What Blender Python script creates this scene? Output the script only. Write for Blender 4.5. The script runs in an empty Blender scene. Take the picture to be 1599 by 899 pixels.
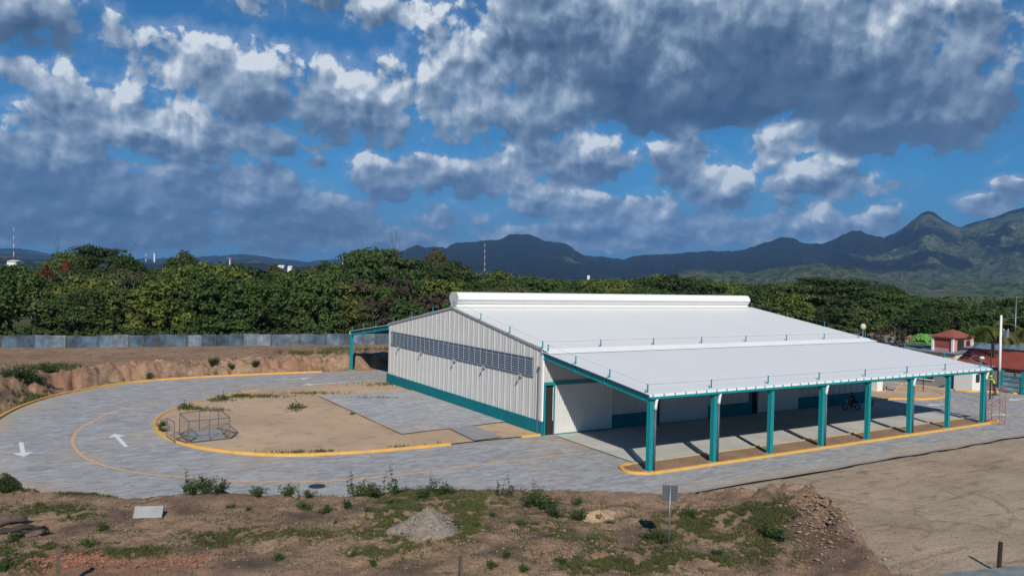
import bpy, bmesh, math, random
import numpy as np
from mathutils import Vector, Matrix, geometry
R = math.radians
random.seed(7)
rng = np.random.default_rng(7)
scene = bpy.context.scene
col = scene.collection

# ------------------------------------------------------------------ camera
F = 1192.8                                   # focal length in photo pixels (1599 wide)
PITCH, YAW, ROLL = -0.0127, 0.546, 0.0239
CAM = np.array([-34.10, -51.00, 12.58])
fw = np.array([math.sin(YAW) * math.cos(PITCH), math.cos(YAW) * math.cos(PITCH), math.sin(PITCH)])
rt = np.array([math.cos(YAW), -math.sin(YAW), 0.0]); up_ = np.cross(rt, fw)
r2 = rt * math.cos(ROLL) + up_ * math.sin(ROLL)
u2 = -rt * math.sin(ROLL) + up_ * math.cos(ROLL)
cam_data = bpy.data.cameras.new('camera')
cam = bpy.data.objects.new('camera', cam_data); col.objects.link(cam)
cam.matrix_world = Matrix(((r2[0], u2[0], -fw[0], CAM[0]), (r2[1], u2[1], -fw[1], CAM[1]), (r2[2], u2[2], -fw[2], CAM[2]), (0, 0, 0, 1)))
cam_data.sensor_width = 36; cam_data.lens = F / 1599 * 36
cam_data.clip_start = 0.5; cam_data.clip_end = 60000
scene.camera = cam

# ------------------------------------------------------------------ exposure
scene.view_settings.view_transform = 'Standard'; scene.view_settings.look = 'None'
scene.view_settings.gamma = 1; scene.view_settings.use_curve_mapping = False
scene.view_settings.exposure = 0.0

# ------------------------------------------------------------------ helpers on the photograph's rays (used to find real ground positions)
def ray(x, y): return fw + (x - 799.5) / F * r2 - (y - 449.5) / F * u2
def gz(x, y, z=0.0):
    d = ray(x, y); t = (z - CAM[2]) / d[2]; return CAM + d * t
def far(px, dist, py=430):
    """point at horizontal distance dist along the bearing of px, at the height seen at py"""
    d = ray(px, py); k = dist / math.hypot(d[0], d[1]); return CAM + d * k

# ------------------------------------------------------------------ sun and sky
SUN_TO = Vector((3.4, 6.6, -5.1)).normalized()           # direction the light travels
sun_el = math.asin(-SUN_TO.z); sun_az = math.atan2(-SUN_TO.x, -SUN_TO.y)
sd = bpy.data.lights.new('sun', 'SUN'); sd.energy = 4.9; sd.angle = R(0.53); sd.color = (1.0, 0.93, 0.82)
sun = bpy.data.objects.new('sun', sd); col.objects.link(sun)
sun.rotation_euler = SUN_TO.to_track_quat('-Z', 'Y').to_euler(); sun.location = (-80, -120, 90)

W = bpy.data.worlds.new('World'); scene.world = W; W.use_nodes = True
nt = W.node_tree; nt.nodes.clear()
def wn(t, **k):
    n = nt.nodes.new(t)
    for a, b in k.items(): setattr(n, a, b)
    return n
def plug(n, i, v):
    if hasattr(v, 'node') or hasattr(v, 'is_output'): nt.links.new(v, n.inputs[i])
    else: n.inputs[i].default_value = v
def M(op, a, b=0.0, c=0.0, clamp=False):
    n = wn('ShaderNodeMath', operation=op, use_clamp=clamp)
    plug(n, 0, a); plug(n, 1, b); plug(n, 2, c); return n.outputs[0]
def smooth(v, a, b, lo=0.0, hi=1.0):
    n = wn('ShaderNodeMapRange', interpolation_type='SMOOTHSTEP')
    plug(n, 0, v); plug(n, 1, a); plug(n, 2, b); plug(n, 3, lo); plug(n, 4, hi); return n.outputs[0]
def mixc(f, a, b):
    n = wn('ShaderNodeMix', data_type='RGBA'); plug(n, 0, f); plug(n, 6, a); plug(n, 7, b); return n.outputs[2]
sky = wn('ShaderNodeTexSky', sky_type='NISHITA'); sky.sun_disc = False
sky.sun_elevation = sun_el; sky.sun_rotation = sun_az; sky.air_density = 1.0; sky.dust_density = 0.3; sky.ozone_density = 3.0; sky.altitude = 600
tc = wn('ShaderNodeTexCoord'); sep = wn('ShaderNodeSeparateXYZ'); nt.links.new(tc.outputs['Generated'], sep.inputs[0])
X, Y, Z = sep.outputs
az = M('ARCTAN2', X, Y); el = M('ARCSINE', Z)
# small-scale billows: noise over bearing and (log) elevation, so clouds get flatter and finer towards the horizon
azr = M('SUBTRACT', az, YAW); azr = M('SUBTRACT', M('FLOORED_MODULO', M('ADD', azr, math.pi), 2 * math.pi), math.pi)
lel = M('LOGARITHM', M('ADD', M('MAXIMUM', el, -0.05), 0.12), math.e)
comb = wn('ShaderNodeCombineXYZ'); plug(comb, 0, M('MULTIPLY', azr, 5.0)); plug(comb, 1, M('MULTIPLY_ADD', el, 2.8, M('MULTIPLY', lel, 0.75))); plug(comb, 2, M('MULTIPLY', el, 0.6))
def noise(vec, scale, detail, rough, off=(0, 0, 0), dist=0.0):
    a = wn('ShaderNodeVectorMath', operation='ADD'); plug(a, 0, vec); a.inputs[1].default_value = off
    n = wn('ShaderNodeTexNoise', noise_dimensions='3D'); n.inputs['Scale'].default_value = scale
    n.inputs['Detail'].default_value = detail; n.inputs['Roughness'].default_value = rough; n.inputs['Distortion'].default_value = dist
    plug(n, 'Vector', a.outputs[0]); return n.outputs[0]
n0 = noise(comb.outputs[0], 2.5, 7, 0.53)
n0u = noise(comb.outputs[0], 2.5, 4, 0.5, off=(-0.05, 0.09, 0))
nf = noise(comb.outputs[0], 10.0, 3, 0.6)
def billow(off=(0, 0, 0)):
    n = wn('ShaderNodeTexVoronoi', voronoi_dimensions='2D', feature='SMOOTH_F1'); n.inputs['Scale'].default_value = 3.0; n.inputs['Detail'].default_value = 2.5; n.inputs['Roughness'].default_value = .5
    n.inputs['Lacunarity'].default_value = 2.3; n.inputs['Smoothness'].default_value = .35
    a = wn('ShaderNodeVectorMath', operation='MULTIPLY_ADD'); plug(a, 0, VMc(n0)); a.inputs[1].default_value = (.22, .22, 0); 
    b_ = wn('ShaderNodeVectorMath', operation='ADD'); plug(b_, 0, comb.outputs[0]); b_.inputs[1].default_value = off; plug(a, 2, b_.outputs[0]); plug(n, 'Vector', a.outputs[0]); return n.outputs[0]
def VMc(v):
    n = wn('ShaderNodeCombineXYZ'); plug(n, 0, v); plug(n, 1, v); return n.outputs[0]
vb = billow(); vbu = billow((-0.03, 0.06, 0))
nwx = M('MULTIPLY', M('SUBTRACT', noise(comb.outputs[0], 2.2, 2, .5, off=(5, 1, 2)), 0.5), 0.10)
nwy = M('MULTIPLY', M('SUBTRACT', noise(comb.outputs[0], 2.6, 2, .5, off=(9, 4, 7)), 0.5), 0.05)
az_w = M('ADD', az, nwx); el_w = M('ADD', el, nwy)
# cloud banks: bearing/elevation of each bank's centre, half sizes, brightness of its top and base, softness
banks = [  # px, py, rx, ry, top, base, weight
 (335, 105, 125, 52, .92, .50, 1.0), (420, 165, 95, 42, .42, .20, .9), (560, 165, 105, 58, .85, .38, 1.0),
 (145, 185, 80, 58, .75, .40, 1.0), (285, 212, 100, 48, .85, .36, 1.0), (430, 226, 75, 18, .62, .36, .8),
 (50, 28, 110, 42, .70, .22, .9), (18, 108, 36, 22, .62, .40, .9), (700, 110, 75, 100, 1.05, .62, 1.1),
 (790, 150, 120, 80, .62, .25, 1.0), (855, 185, 85, 42, .90, .40, .9), (905, 248, 90, 42, .80, .30, 1.0),
 (960, 75, 240, 95, .50, .20, 1.5), (1070, 170, 150, 36, .32, .14, 1.3), (1230, 70, 260, 85, .50, .14, 1.7), (1040, 110, 38, 34, 1.0, .8, 1.0),
 (1490, 70, 150, 56, .92, .50, 1.0), (1400, 165, 135, 62, .46, .24, 1.4), (1470, 205, 60, 36, .60, .30, .8),
 (1062, 246, 46, 40, .78, .36, 1.0), (1200, 226, 62, 36, .95, .42, 1.1), (615, 272, 75, 34, .85, .34, 1.0), (750, 268, 115, 38, .80, .32, 1.0),
 (1130, 292, 50, 32, .85, .40, .9), (1275, 278, 72, 34, .85, .42, 1.0), (1245, 322, 44, 14, .80, .42, .9),
 (80, 268, 170, 42, .56, .24, 1.25), (300, 290, 200, 36, .56, .28, 1.2), (120, 325, 280, 34, .42, .30, 1.2), (430, 330, 190, 36, .50, .30, 1.2), (200, 365, 340, 22, .38, .32, 1.1),
 (850, 312, 80, 26, .80, .42, .9), (960, 330, 110, 28, .62, .44, .9), (1060, 345, 130, 26, .58, .44, .8), (700, 345, 110, 26, .62, .42, .8),
 (880, 368, 230, 24, .60, .45, 1.1), (520, 362, 260, 24, .38, .34, 1.0), (1230, 350, 150, 22, .62, .46, 1.0), (1540, 326, 46, 18, .78, .48, .9), (1590, 300, 26, 20, .7, .48, .9), (1395, 290, 34, 16, .55, .40, .6),
 (490, 257, 22, 13, .62, .42, .9), (520, 4, 170, 30, .62, .46, .8), (1530, 20, 60, 30, .7, .5, .6), (1320, 300, 60, 14, .5, .4, .6), (1150, 372, 140, 16, .6, .46, .6)]
Fa = None; Sw = None; Ww = None
cae = wn('ShaderNodeCombineXYZ'); plug(cae, 0, az_w); plug(cae, 1, el_w)
def VM(op, a, b, c=None, out=0):
    n = wn('ShaderNodeVectorMath', operation=op); plug(n, 0, a); plug(n, 1, b)
    if c is not None: plug(n, 2, c)
    return n.outputs[out]
for (px, py, rx, ry, tp, bs, wt) in banks:
    d = ray(px, py); d = d / np.linalg.norm(d); a0 = math.atan2(d[0], d[1]); e0 = math.asin(d[2])
    ra, re = rx / F, ry / F
    v = VM('MULTIPLY_ADD', cae.outputs[0], (1 / ra, 1 / re, 0), (-a0 / ra, -e0 / re, 0))
    q = VM('DOT_PRODUCT', v, v, out=1)
    f = M('MULTIPLY_ADD', q, -0.62 * wt, wt)
    shade = M('MULTIPLY_ADD', VM('DOT_PRODUCT', v, (0, (tp - bs) * .75, 0), out=1), 1.0, (tp + bs) / 2)
    w = M('MULTIPLY_ADD', q, -0.62 * wt, wt + .35, clamp=True)
    w = M('MULTIPLY', w, w)
    Fa = f if Fa is None else M('SMOOTH_MAX', Fa, f, 0.25)
    Sw = M('MULTIPLY', w, shade) if Sw is None else M('MULTIPLY_ADD', w, shade, Sw)
    Ww = w if Ww is None else M('ADD', Ww, w)
Fa = M('SUBTRACT', M('MAXIMUM', Fa, -1.2), M('MULTIPLY', smooth(el, 0.14, 0.20), 0.16))
S = M('DIVIDE', Sw, M('MAXIMUM', Ww, 0.001))
S = M('ADD', S, M('MULTIPLY', 0.5, M('LESS_THAN', Ww, 0.0005)))
# rest of the dome (out of the photograph's frame): scattered clouds from noise alone
gen = noise(comb.outputs[0], 1.1, 4, .5, off=(3, 8, 1))
azd = M('ABSOLUTE', M('SUBTRACT', az, YAW))
outside = M('MAXIMUM', smooth(azd, 0.62, 0.85), smooth(el, 0.40, 0.55))
Fg = M('MULTIPLY', M('SUBTRACT', gen, 0.58), 4.0)
Fa = M('ADD', M('MULTIPLY', Fa, M('SUBTRACT', 1.0, outside)), M('MULTIPLY', Fg, outside))
edge = M('ADD', M('ADD', M('MULTIPLY', M('SUBTRACT', n0, 0.485), 1.7), M('MULTIPLY', M('SUBTRACT', nf, 0.5), 0.8)), M('MULTIPLY', M('SUBTRACT', 0.48, vb), 0.72))
dens = M('ADD', Fa, edge)
mask = smooth(dens, 0.04, 0.34)
thin = M('MULTIPLY', smooth(dens, -0.7, 0.35), 0.22)                       # veils round the banks
mask = M('MAXIMUM', mask, thin)
relief = M('ADD', M('MULTIPLY', M('SUBTRACT', n0, n0u), 1.8), M('MULTIPLY', M('SUBTRACT', vbu, vb), .70))
relief = M('MULTIPLY', relief, M('MULTIPLY_ADD', S, 1.25, 0.05))
relief2 = M('MULTIPLY', M('SUBTRACT', nf, 0.5), 0.22)
rim = M('MULTIPLY', smooth(dens, 0.15, 0.95, 1.0, 0.0), 0.06)
sh = M('ADD', M('ADD', M('ADD', S, relief), relief2), rim, clamp=True)
sh = M('MULTIPLY_ADD', sh, 1.22, -0.13, clamp=True)
ramp = wn('ShaderNodeValToRGB'); cr = ramp.color_ramp
def s2l(c): return tuple(((v / 255) / 12.92 if v / 255 <= .04045 else (((v / 255) + .055) / 1.055) ** 2.4) for v in c)
def c4(r, g, b): return (*s2l((r, g, b)), 1)
stops = [(0.0, c4(54, 78, 106)), (0.30, c4(84, 106, 134)), (0.55, c4(126, 146, 170)), (0.80, c4(172, 187, 203)), (1.0, c4(226, 232, 238))]
cr.elements[0].position = 0; cr.elements[0].color = stops[0][1]; cr.elements[1].position = 1; cr.elements[1].color = stops[-1][1]
for p_, c_ in stops[1:-1]:
    e = cr.elements.new(p_); e.color = c_
plug(ramp, 0, sh)
SKYS = 0.09
cl = wn('ShaderNodeVectorMath', operation='SCALE'); nt.links.new(ramp.outputs[0], cl.inputs[0]); cl.inputs[3].default_value = 1.04 / SKYS
tint = wn('ShaderNodeVectorMath', operation='MULTIPLY'); nt.links.new(sky.outputs[0], tint.inputs[0]); tint.inputs[1].default_value = (0.14, 0.58, 0.86)
hz = smooth(el, 0.0, 0.16)
skyc = mixc(hz, tuple(v * 1.0 / SKYS for v in s2l((72, 124, 166))) + (1,), tint.outputs[0])
final = mixc(mask, skyc, cl.outputs[0])
W.cycles.sampling_method = 'MANUAL'; W.cycles.sample_map_resolution = 512
bg = wn('ShaderNodeBackground'); nt.links.new(final, bg.inputs[0]); bg.inputs[1].default_value = SKYS
out = wn('ShaderNodeOutputWorld'); nt.links.new(bg.outputs[0], out.inputs[0])

# ------------------------------------------------------------------ materials
MATS = {}
def mat(name, rgb, rough=0.8, metal=0.0, var=0.12, scale=3.0, bump=0.0, bscale=20.0, spec=0.3, extra=None, vary_obj=0.0):
    """procedural material: base colour broken up by two noises, optional bump"""
    if name in MATS: return MATS[name]
    m = bpy.data.materials.new(name); m.use_nodes = True; t = m.node_tree; b = t.nodes['Principled BSDF']
    b.inputs['Roughness'].default_value = rough; b.inputs['Metallic'].default_value = metal; b.inputs['Specular IOR Level'].default_value = spec
    co = t.nodes.new('ShaderNodeTexCoord'); nz = t.nodes.new('ShaderNodeTexNoise'); nz.inputs['Scale'].default_value = scale; nz.inputs['Detail'].default_value = 6
    nz.inputs['Roughness'].default_value = .6
    t.links.new(co.outputs['Object'], nz.inputs['Vector'])
    mp = t.nodes.new('ShaderNodeMapRange'); t.links.new(nz.outputs[0], mp.inputs[0]); mp.inputs[1].default_value = .3; mp.inputs[2].default_value = .7
    mp.inputs[3].default_value = 1 - var; mp.inputs[4].default_value = 1 + var
    vm = t.nodes.new('ShaderNodeVectorMath'); vm.operation = 'SCALE'; vm.inputs[0].default_value = rgb[:3]; t.links.new(mp.outputs[0], vm.inputs[3])
    last = vm.outputs[0]
    if vary_obj:
        oi = t.nodes.new('ShaderNodeObjectInfo'); m2 = t.nodes.new('ShaderNodeMapRange'); t.links.new(oi.outputs['Random'], m2.inputs[0])
        m2.inputs[3].default_value = 1 - vary_obj; m2.inputs[4].default_value = 1 + vary_obj
        v2 = t.nodes.new('ShaderNodeVectorMath'); v2.operation = 'SCALE'; t.links.new(last, v2.inputs[0]); t.links.new(m2.outputs[0], v2.inputs[3]); last = v2.outputs[0]
    t.links.new(last, b.inputs['Base Color'])
    if bump:
        n2 = t.nodes.new('ShaderNodeTexNoise'); n2.inputs['Scale'].default_value = bscale; n2.inputs['Detail'].default_value = 5
        t.links.new(co.outputs['Object'], n2.inputs['Vector']); bp = t.nodes.new('ShaderNodeBump'); bp.inputs['Strength'].default_value = bump; bp.inputs['Distance'].default_value = .05
        t.links.new(n2.outputs[0], bp.inputs['Height']); t.links.new(bp.outputs[0], b.inputs['Normal'])
    MATS[name] = m; return m

def graph_mat(name):
    m = bpy.data.materials.new(name); m.use_nodes = True; t = m.node_tree; b = t.nodes['Principled BSDF']; MATS[name] = m
    class G: pass
    g = G(); g.m = m; g.t = t; g.b = b
    g.co = t.nodes.new('ShaderNodeTexCoord').outputs['Object']
    def scaled(v, s):
        n = t.nodes.new('ShaderNodeVectorMath'); n.operation = 'MULTIPLY'; t.links.new(v, n.inputs[0]); n.inputs[1].default_value = s; return n.outputs[0]
    def noise(scale, detail=5, rough=.55, vec=None, dist=0):
        n = t.nodes.new('ShaderNodeTexNoise'); n.inputs['Scale'].default_value = scale; n.inputs['Detail'].default_value = detail
        n.inputs['Roughness'].default_value = rough; n.inputs['Distortion'].default_value = dist; t.links.new(vec or g.co, n.inputs['Vector']); return n.outputs[0]
    def rng_(v, a, b_, lo=0., hi=1.):
        n = t.nodes.new('ShaderNodeMapRange'); t.links.new(v, n.inputs[0]); n.inputs[1].default_value = a; n.inputs[2].default_value = b_
        n.inputs[3].default_value = lo; n.inputs[4].default_value = hi; return n.outputs[0]
    def mix(f, a, b_, mode='MIX'):
        n = t.nodes.new('ShaderNodeMix'); n.data_type = 'RGBA'; n.blend_type = mode
        for i, v in ((0, f), (6, a), (7, b_)):
            if hasattr(v, 'is_output'): t.links.new(v, n.inputs[i])
            else: n.inputs[i].default_value = v if i == 0 else ((*v, 1) if len(v) == 3 else v)
        return n.outputs[2]
    def math_(op, a, b_=0.):
        n = t.nodes.new('ShaderNodeMath'); n.operation = op
        for i, v in ((0, a), (1, b_)):
            if hasattr(v, 'is_output'): t.links.new(v, n.inputs[i])
            else: n.inputs[i].default_value = v
        return n.outputs[0]
    def attr(nm):
        n = t.nodes.new('ShaderNodeAttribute'); n.attribute_name = nm; return n
    def bump(h, s, d=.05):
        n = t.nodes.new('ShaderNodeBump'); n.inputs['Strength'].default_value = s; n.inputs['Distance'].default_value = d
        t.links.new(h, n.inputs['Height']); t.links.new(n.outputs[0], b.inputs['Normal'])
    def colour(c): t.links.new(c, b.inputs['Base Color'])
    g.scaled, g.noise, g.rng, g.mix, g.math, g.attr, g.bump, g.colour = scaled, noise, rng_, mix, math_, attr, bump, colour
    b.inputs['Roughness'].default_value = .9; b.inputs['Specular IOR Level'].default_value = .2
    return g

# --- soil (terrain): dry tan earth with darker moist streaks, reddish clay, trampled patches; scrub land beyond the site
g = graph_mat('soil')
n1 = g.noise(.16, 6, .6); n2 = g.noise(.9, 8, .62); n3 = g.noise(6, 6, .65); n4 = g.noise(.35, 5, .6, g.scaled(g.co, (1, 1.6, 1)), 1.5)
c = g.mix(g.rng(n1, .35, .65), (.40, .255, .16), (.26, .16, .105))
c = g.mix(g.rng(n2, .45, .72), c, (.47, .33, .21))
c = g.mix(g.math('MULTIPLY', g.rng(n4, .50, .62), .85), c, (.19, .128, .092)); c = g.mix(g.math('MULTIPLY', g.rng(g.noise(1.9, 7, .7), .54, .64), .6), c, (.17, .115, .085))
c = g.mix(g.math('MULTIPLY', g.rng(n3, .45, .70), .6), c, (.20, .135, .09))
fine = g.noise(28, 3, .6)
c = g.mix(g.math('MULTIPLY', g.rng(fine, .60, .68), .7), c, (.58, .47, .35))
c = g.mix(g.math('MULTIPLY', g.rng(g.noise(11, 5, .7), .60, .68), .6), c, (.13, .09, .06))
clay = g.attr('clay').outputs['Fac']; c = g.mix(g.math('MULTIPLY', clay, g.rng(n2, .3, .6, .35, 1.)), c, (.36, .175, .11))
# pale compacted yard with tyre sweeps
yard = g.attr('yard').outputs['Fac']
sw = g.t.nodes.new('ShaderNodeTexWave'); sw.wave_type = 'RINGS'; sw.inputs['Scale'].default_value = .30; sw.inputs['Distortion'].default_value = 7; sw.inputs['Detail'].default_value = 4; sw.inputs['Detail Scale'].default_value = .7
g.t.links.new(g.scaled(g.co, (.35, 1, 1)), sw.inputs[0])
yc = g.mix(g.rng(n1, .35, .65), (.52, .405, .29), (.39, .295, .21))
yc = g.mix(g.math('MULTIPLY', g.math('MULTIPLY', g.rng(sw.outputs[1], .55, .95), g.rng(n4, .45, .6)), .5), yc, (.27, .185, .125))
yc = g.mix(g.math('MULTIPLY', g.rng(n4, .57, .68), .6), yc, (.24, .165, .11))
yc = g.mix(g.math('MULTIPLY', g.rng(n2, .55, .75), .6), yc, (.58, .46, .33))
c = g.mix(yard, c, yc)
c = g.mix(g.math('MULTIPLY', g.attr('moist_and_shade').outputs['Fac'], 1.0), c, g.mix(g.rng(n2, .4, .65), (.15, .098, .075), (.23, .155, .115)))  # dark earth, plus painted shade on the right flank of the mound
# tyre arcs turned into the yard
def arc_tracks(px_, py_, r_):
    q_ = gz(px_, py_); ds = g.t.nodes.new('ShaderNodeVectorMath'); ds.operation = 'DISTANCE'; g.t.links.new(g.co, ds.inputs[0]); ds.inputs[1].default_value = (q_[0], q_[1], 0)
    w_ = g.math('ADD', ds.outputs['Value'], g.math('MULTIPLY', n4, .5)); out_ = None
    for k_ in (0, 1.55):
        a_ = g.rng(g.math('ABSOLUTE', g.math('SUBTRACT', w_, r_ + .25 + k_)), .24, .08); out_ = a_ if out_ is None else g.math('MAXIMUM', out_, a_)
    return out_
trk = None
for a_ in ((1300, 800, 3.2), (1390, 775, 4.6), (1480, 840, 5.5), (1250, 770, 2.4), (1380, 850, 7.5)):
    t1 = arc_tracks(*a_); trk = t1 if trk is None else g.math('MAXIMUM', trk, t1)
c = g.mix(g.math('MULTIPLY', g.math('MULTIPLY', trk, yard), g.rng(g.noise(.45, 6, .65), .47, .60, 0, .5)), c, (.20, .135, .09))
veg = g.attr('veg').outputs['Fac']; vn_ = g.noise(.02, 7, .6)
vc = g.mix(g.rng(vn_, .4, .6), (.05, .075, .025), (.11, .12, .05))
c = g.mix(veg, c, vc)
g.colour(c); g.b.inputs['Roughness'].default_value = .95
hh = g.math('ADD', g.math('MULTIPLY', n3, .6), g.math('MULTIPLY', fine, .35)); g.bump(g.math('ADD', hh, n2), 1.0, .16)

# --- island earth
g = graph_mat('island_earth')
n1 = g.noise(.12, 6, .6); n2 = g.noise(.8, 8, .6); n3 = g.noise(9, 5, .6)
c = g.mix(g.rng(n1, .35, .65), (.57, .41, .27), (.45, .32, .21)); c = g.mix(g.rng(n2, .52, .75), c, (.33, .235, .155))
c = g.mix(g.math('MULTIPLY', g.rng(n3, .5, .75), .4), c, (.62, .48, .34)); g.colour(c); g.bump(g.math('ADD', n3, n2), .6, .08)

# --- paving blocks
def paving(name, a, b_, stain):
    g = graph_mat(name)
    br = g.t.nodes.new('ShaderNodeTexBrick'); br.inputs['Scale'].default_value = 1; br.inputs['Brick Width'].default_value = .24; br.inputs['Row Height'].default_value = .22
    br.inputs['Mortar Size'].default_value = .012; br.inputs['Color1'].default_value = (*a, 1); br.inputs['Color2'].default_value = (*b_, 1); br.inputs['Mortar'].default_value = (.10, .09, .08, 1)
    g.t.links.new(g.co, br.inputs['Vector'])
    n1 = g.noise(.11, 6, .6); n2 = g.noise(1.3, 7, .65, g.scaled(g.co, (.35, 1.6, 1))); n3 = g.noise(.5, 6, .6, None, 1.)
    c = g.mix(g.rng(n2, .35, .7), br.outputs[0], tuple(v * 1.35 for v in a)); c = g.mix(g.math('MULTIPLY', g.rng(n3, .40, .62), .5), c, tuple(v * .66 for v in a))
    c = g.mix(g.math('MULTIPLY', g.rng(n1, .50, .66), stain), c, (.45, .35, .25))
    st = g.t.nodes.new('ShaderNodeTexWhiteNoise'); vo = g.t.nodes.new('ShaderNodeVectorMath'); vo.operation = 'SNAP'
    g.t.links.new(g.co, vo.inputs[0]); vo.inputs[1].default_value = (.48, .22, 50); g.t.links.new(vo.outputs[0], st.inputs[0])
    c = g.mix(g.math('MULTIPLY', g.rng(st.outputs[0], .45, 1.), .38), c, tuple(v * 1.6 for v in a))
    c = g.mix(g.math('MULTIPLY', g.rng(g.noise(.8, 3, .5), .70, .76), .6), c, (.09, .088, .085)); c = g.mix(g.math('MULTIPLY', g.rng(g.noise(.35, 5, .7, g.scaled(g.co, (1., .25, 1))), .60, .72), .35), c, tuple(v * .6 for v in a))
    # earth washed over the edges
    ed = g.attr('edge').outputs['Fac']; c = g.mix(g.math('MULTIPLY', ed, g.rng(n3, .38, .6)), c, (.48, .36, .25))
    g.colour(c); g.bump(g.math('ADD', br.outputs[1], n2), .25, .02); g.b.inputs['Roughness'].default_value = .85
    return g.m
paving('block_paving', (.345, .345, .345), (.265, .265, .268), .6)
paving('patio_paving', (.37, .372, .38), (.30, .303, .31), .45)
g = graph_mat('slab_concrete')
n1 = g.noise(.3, 6, .6); n2 = g.noise(4, 6, .6)
br = g.t.nodes.new('ShaderNodeTexBrick'); br.offset = 0; br.inputs['Scale'].default_value = 1; br.inputs['Brick Width'].default_value = 2.94; br.inputs['Row Height'].default_value = 3.5; br.inputs['Mortar Size'].default_value = .02
br.inputs['Color1'].default_value = (.52, .51, .48, 1); br.inputs['Color2'].default_value = (.56, .55, .52, 1); br.inputs['Mortar'].default_value = (.12, .12, .11, 1); g.t.links.new(g.co, br.inputs[0])
c = g.mix(g.rng(n1, .4, .7), br.outputs[0], (.43, .42, .39)); c = g.mix(g.math('MULTIPLY', g.rng(n2, .5, .75), .3), c, (.60, .59, .56)); g.colour(c); g.bump(n2, .15, .02)

TEAL = (.005, .23, .255)
mat('teal_paint', TEAL, .45, var=.08, scale=1.5, spec=.4)
mat('teal_plinth_paint', (.004, .165, .20), .7, var=.12, scale=.8, spec=.2)
def roof_sheet(name, col_):
    g = graph_mat(name); n1 = g.noise(.12, 5, .6); st = g.noise(1.0, 6, .65, g.scaled(g.co, (3.0, .10, .10))); sp_ = g.noise(3.0, 6, .7)
    br = g.t.nodes.new('ShaderNodeTexBrick'); br.offset = 0; br.inputs['Scale'].default_value = 1; br.inputs['Brick Width'].default_value = 1.0; br.inputs['Row Height'].default_value = 8.0; br.inputs['Mortar Size'].default_value = .012
    br.inputs['Color1'].default_value = (*col_, 1); br.inputs['Color2'].default_value = (*[v * .985 for v in col_], 1); br.inputs['Mortar'].default_value = (*[v * .80 for v in col_], 1); g.t.links.new(g.co, br.inputs[0])
    c = g.mix(g.math('MULTIPLY', g.rng(st, .50, .72), .16), br.outputs[0], (.50, .47, .42)); c = g.mix(g.math('MULTIPLY', g.rng(n1, .42, .68), .10), c, (.62, .66, .70)); c = g.mix(g.math('MULTIPLY', g.rng(sp_, .66, .74), .22), c, (.40, .37, .33))
    g.colour(c); g.b.inputs['Roughness'].default_value = .5; g.b.inputs['Specular IOR Level'].default_value = .35; g.bump(n1, .15, .05); return g.m
roof_sheet('white_roof_sheet', (.78, .785, .775)); roof_sheet('canopy_roof_sheet', (.755, .77, .775))
mat('white_sheet_trim', (.84, .84, .83), .5, var=.05, scale=.5)
mat('wall_sheet', (.53, .53, .52), .5, var=.06, scale=.6, spec=.35)
mat('door_sheet', (.60, .60, .58), .5, var=.05, scale=.6)
mat('louvre_metal', (.20, .25, .32), .45, metal=.3, var=.1, scale=2)
mat('trim_grey', (.34, .34, .33), .5, var=.08)
mat('dark_pipe', (.085, .10, .125), .45, var=.1)
mat('white_pipe', (.82, .82, .82), .35, var=.03)
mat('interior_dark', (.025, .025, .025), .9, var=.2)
g = graph_mat('kerb_yellow'); n1 = g.noise(1.2, 6, .65); n2 = g.noise(9, 5, .7); c = g.mix(g.rng(n1, .35, .65), (.74, .42, .095), (.62, .36, .10)); c = g.mix(g.math('MULTIPLY', g.rng(n2, .60, .68), .8), c, (.42, .36, .27)); c = g.mix(g.math('MULTIPLY', g.rng(n1, .58, .68), .6), c, (.45, .32, .18)); g.colour(c); g.bump(n2, .3, .02)
mat('line_orange', (.70, .40, .19), .8, var=.2, scale=4)
mat('line_white', (.72, .73, .74), .8, var=.12, scale=6)
mat('kerb_pale', (.45, .38, .22), .8, var=.15, scale=3)
mat('concrete', (.36, .36, .34), .85, var=.14, scale=2.5, bump=.2)
mat('concrete_light', (.29, .30, .30), .85, var=.10, scale=2.0, bump=.15)
mat('galvanised', (.22, .25, .28), .42, metal=.55, var=.12, scale=4)
mat('steel_grey', (.15, .16, .18), .5, metal=.4, var=.15, scale=6)
mat('black_steel', (.02, .02, .022), .5, var=.2)
mat('wood_grey', (.12, .092, .07), .85, var=.35, scale=9, bump=.5)
mat('wood_dark', (.045, .035, .03), .85, var=.35, scale=9, bump=.5)
mat('bark', (.10, .08, .06), .9, var=.3, scale=4, bump=.4)
mat('pale_bark', (.36, .33, .28), .85, var=.2, scale=4)
mat('shed_zinc', (.24, .27, .265), .6, metal=.1, var=.25, scale=2)
mat('gravel', (.24, .205, .17), .9, var=.35, scale=7, bump=.6, bscale=25)
mat('stone', (.30, .27, .235), .9, var=.3, scale=9, bump=.4)
mat('clod', (.27, .185, .125), .95, var=.3, scale=6, bump=.5)
mat('brick_bits', (.29, .135, .09), .9, var=.3, scale=8)
mat('sand', (.44, .30, .185), .95, var=.1, scale=4, bump=.3)
mat('red_roof', (.26, .060, .045), .7, var=.16, scale=.8)
mat('hip_roof', (.28, .085, .06), .75, var=.16, scale=1.2)
mat('pink_wall', (.55, .24, .20), .85, var=.10, scale=1.5)
mat('cream_wall', (.60, .56, .46), .85, var=.06, scale=1.0)
mat('white_wall', (.74, .73, .70), .85, var=.06, scale=1.0)
mat('grey_wall', (.28, .27, .255), .85, var=.12, scale=1.0)
mat('zinc_roof', (.24, .30, .36), .5, metal=.3, var=.14, scale=.8)
mat('blue_roof', (.05, .22, .52), .5, var=.1)
mat('window_glass', (.02, .025, .03), .12, var=.1, spec=.6)
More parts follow.
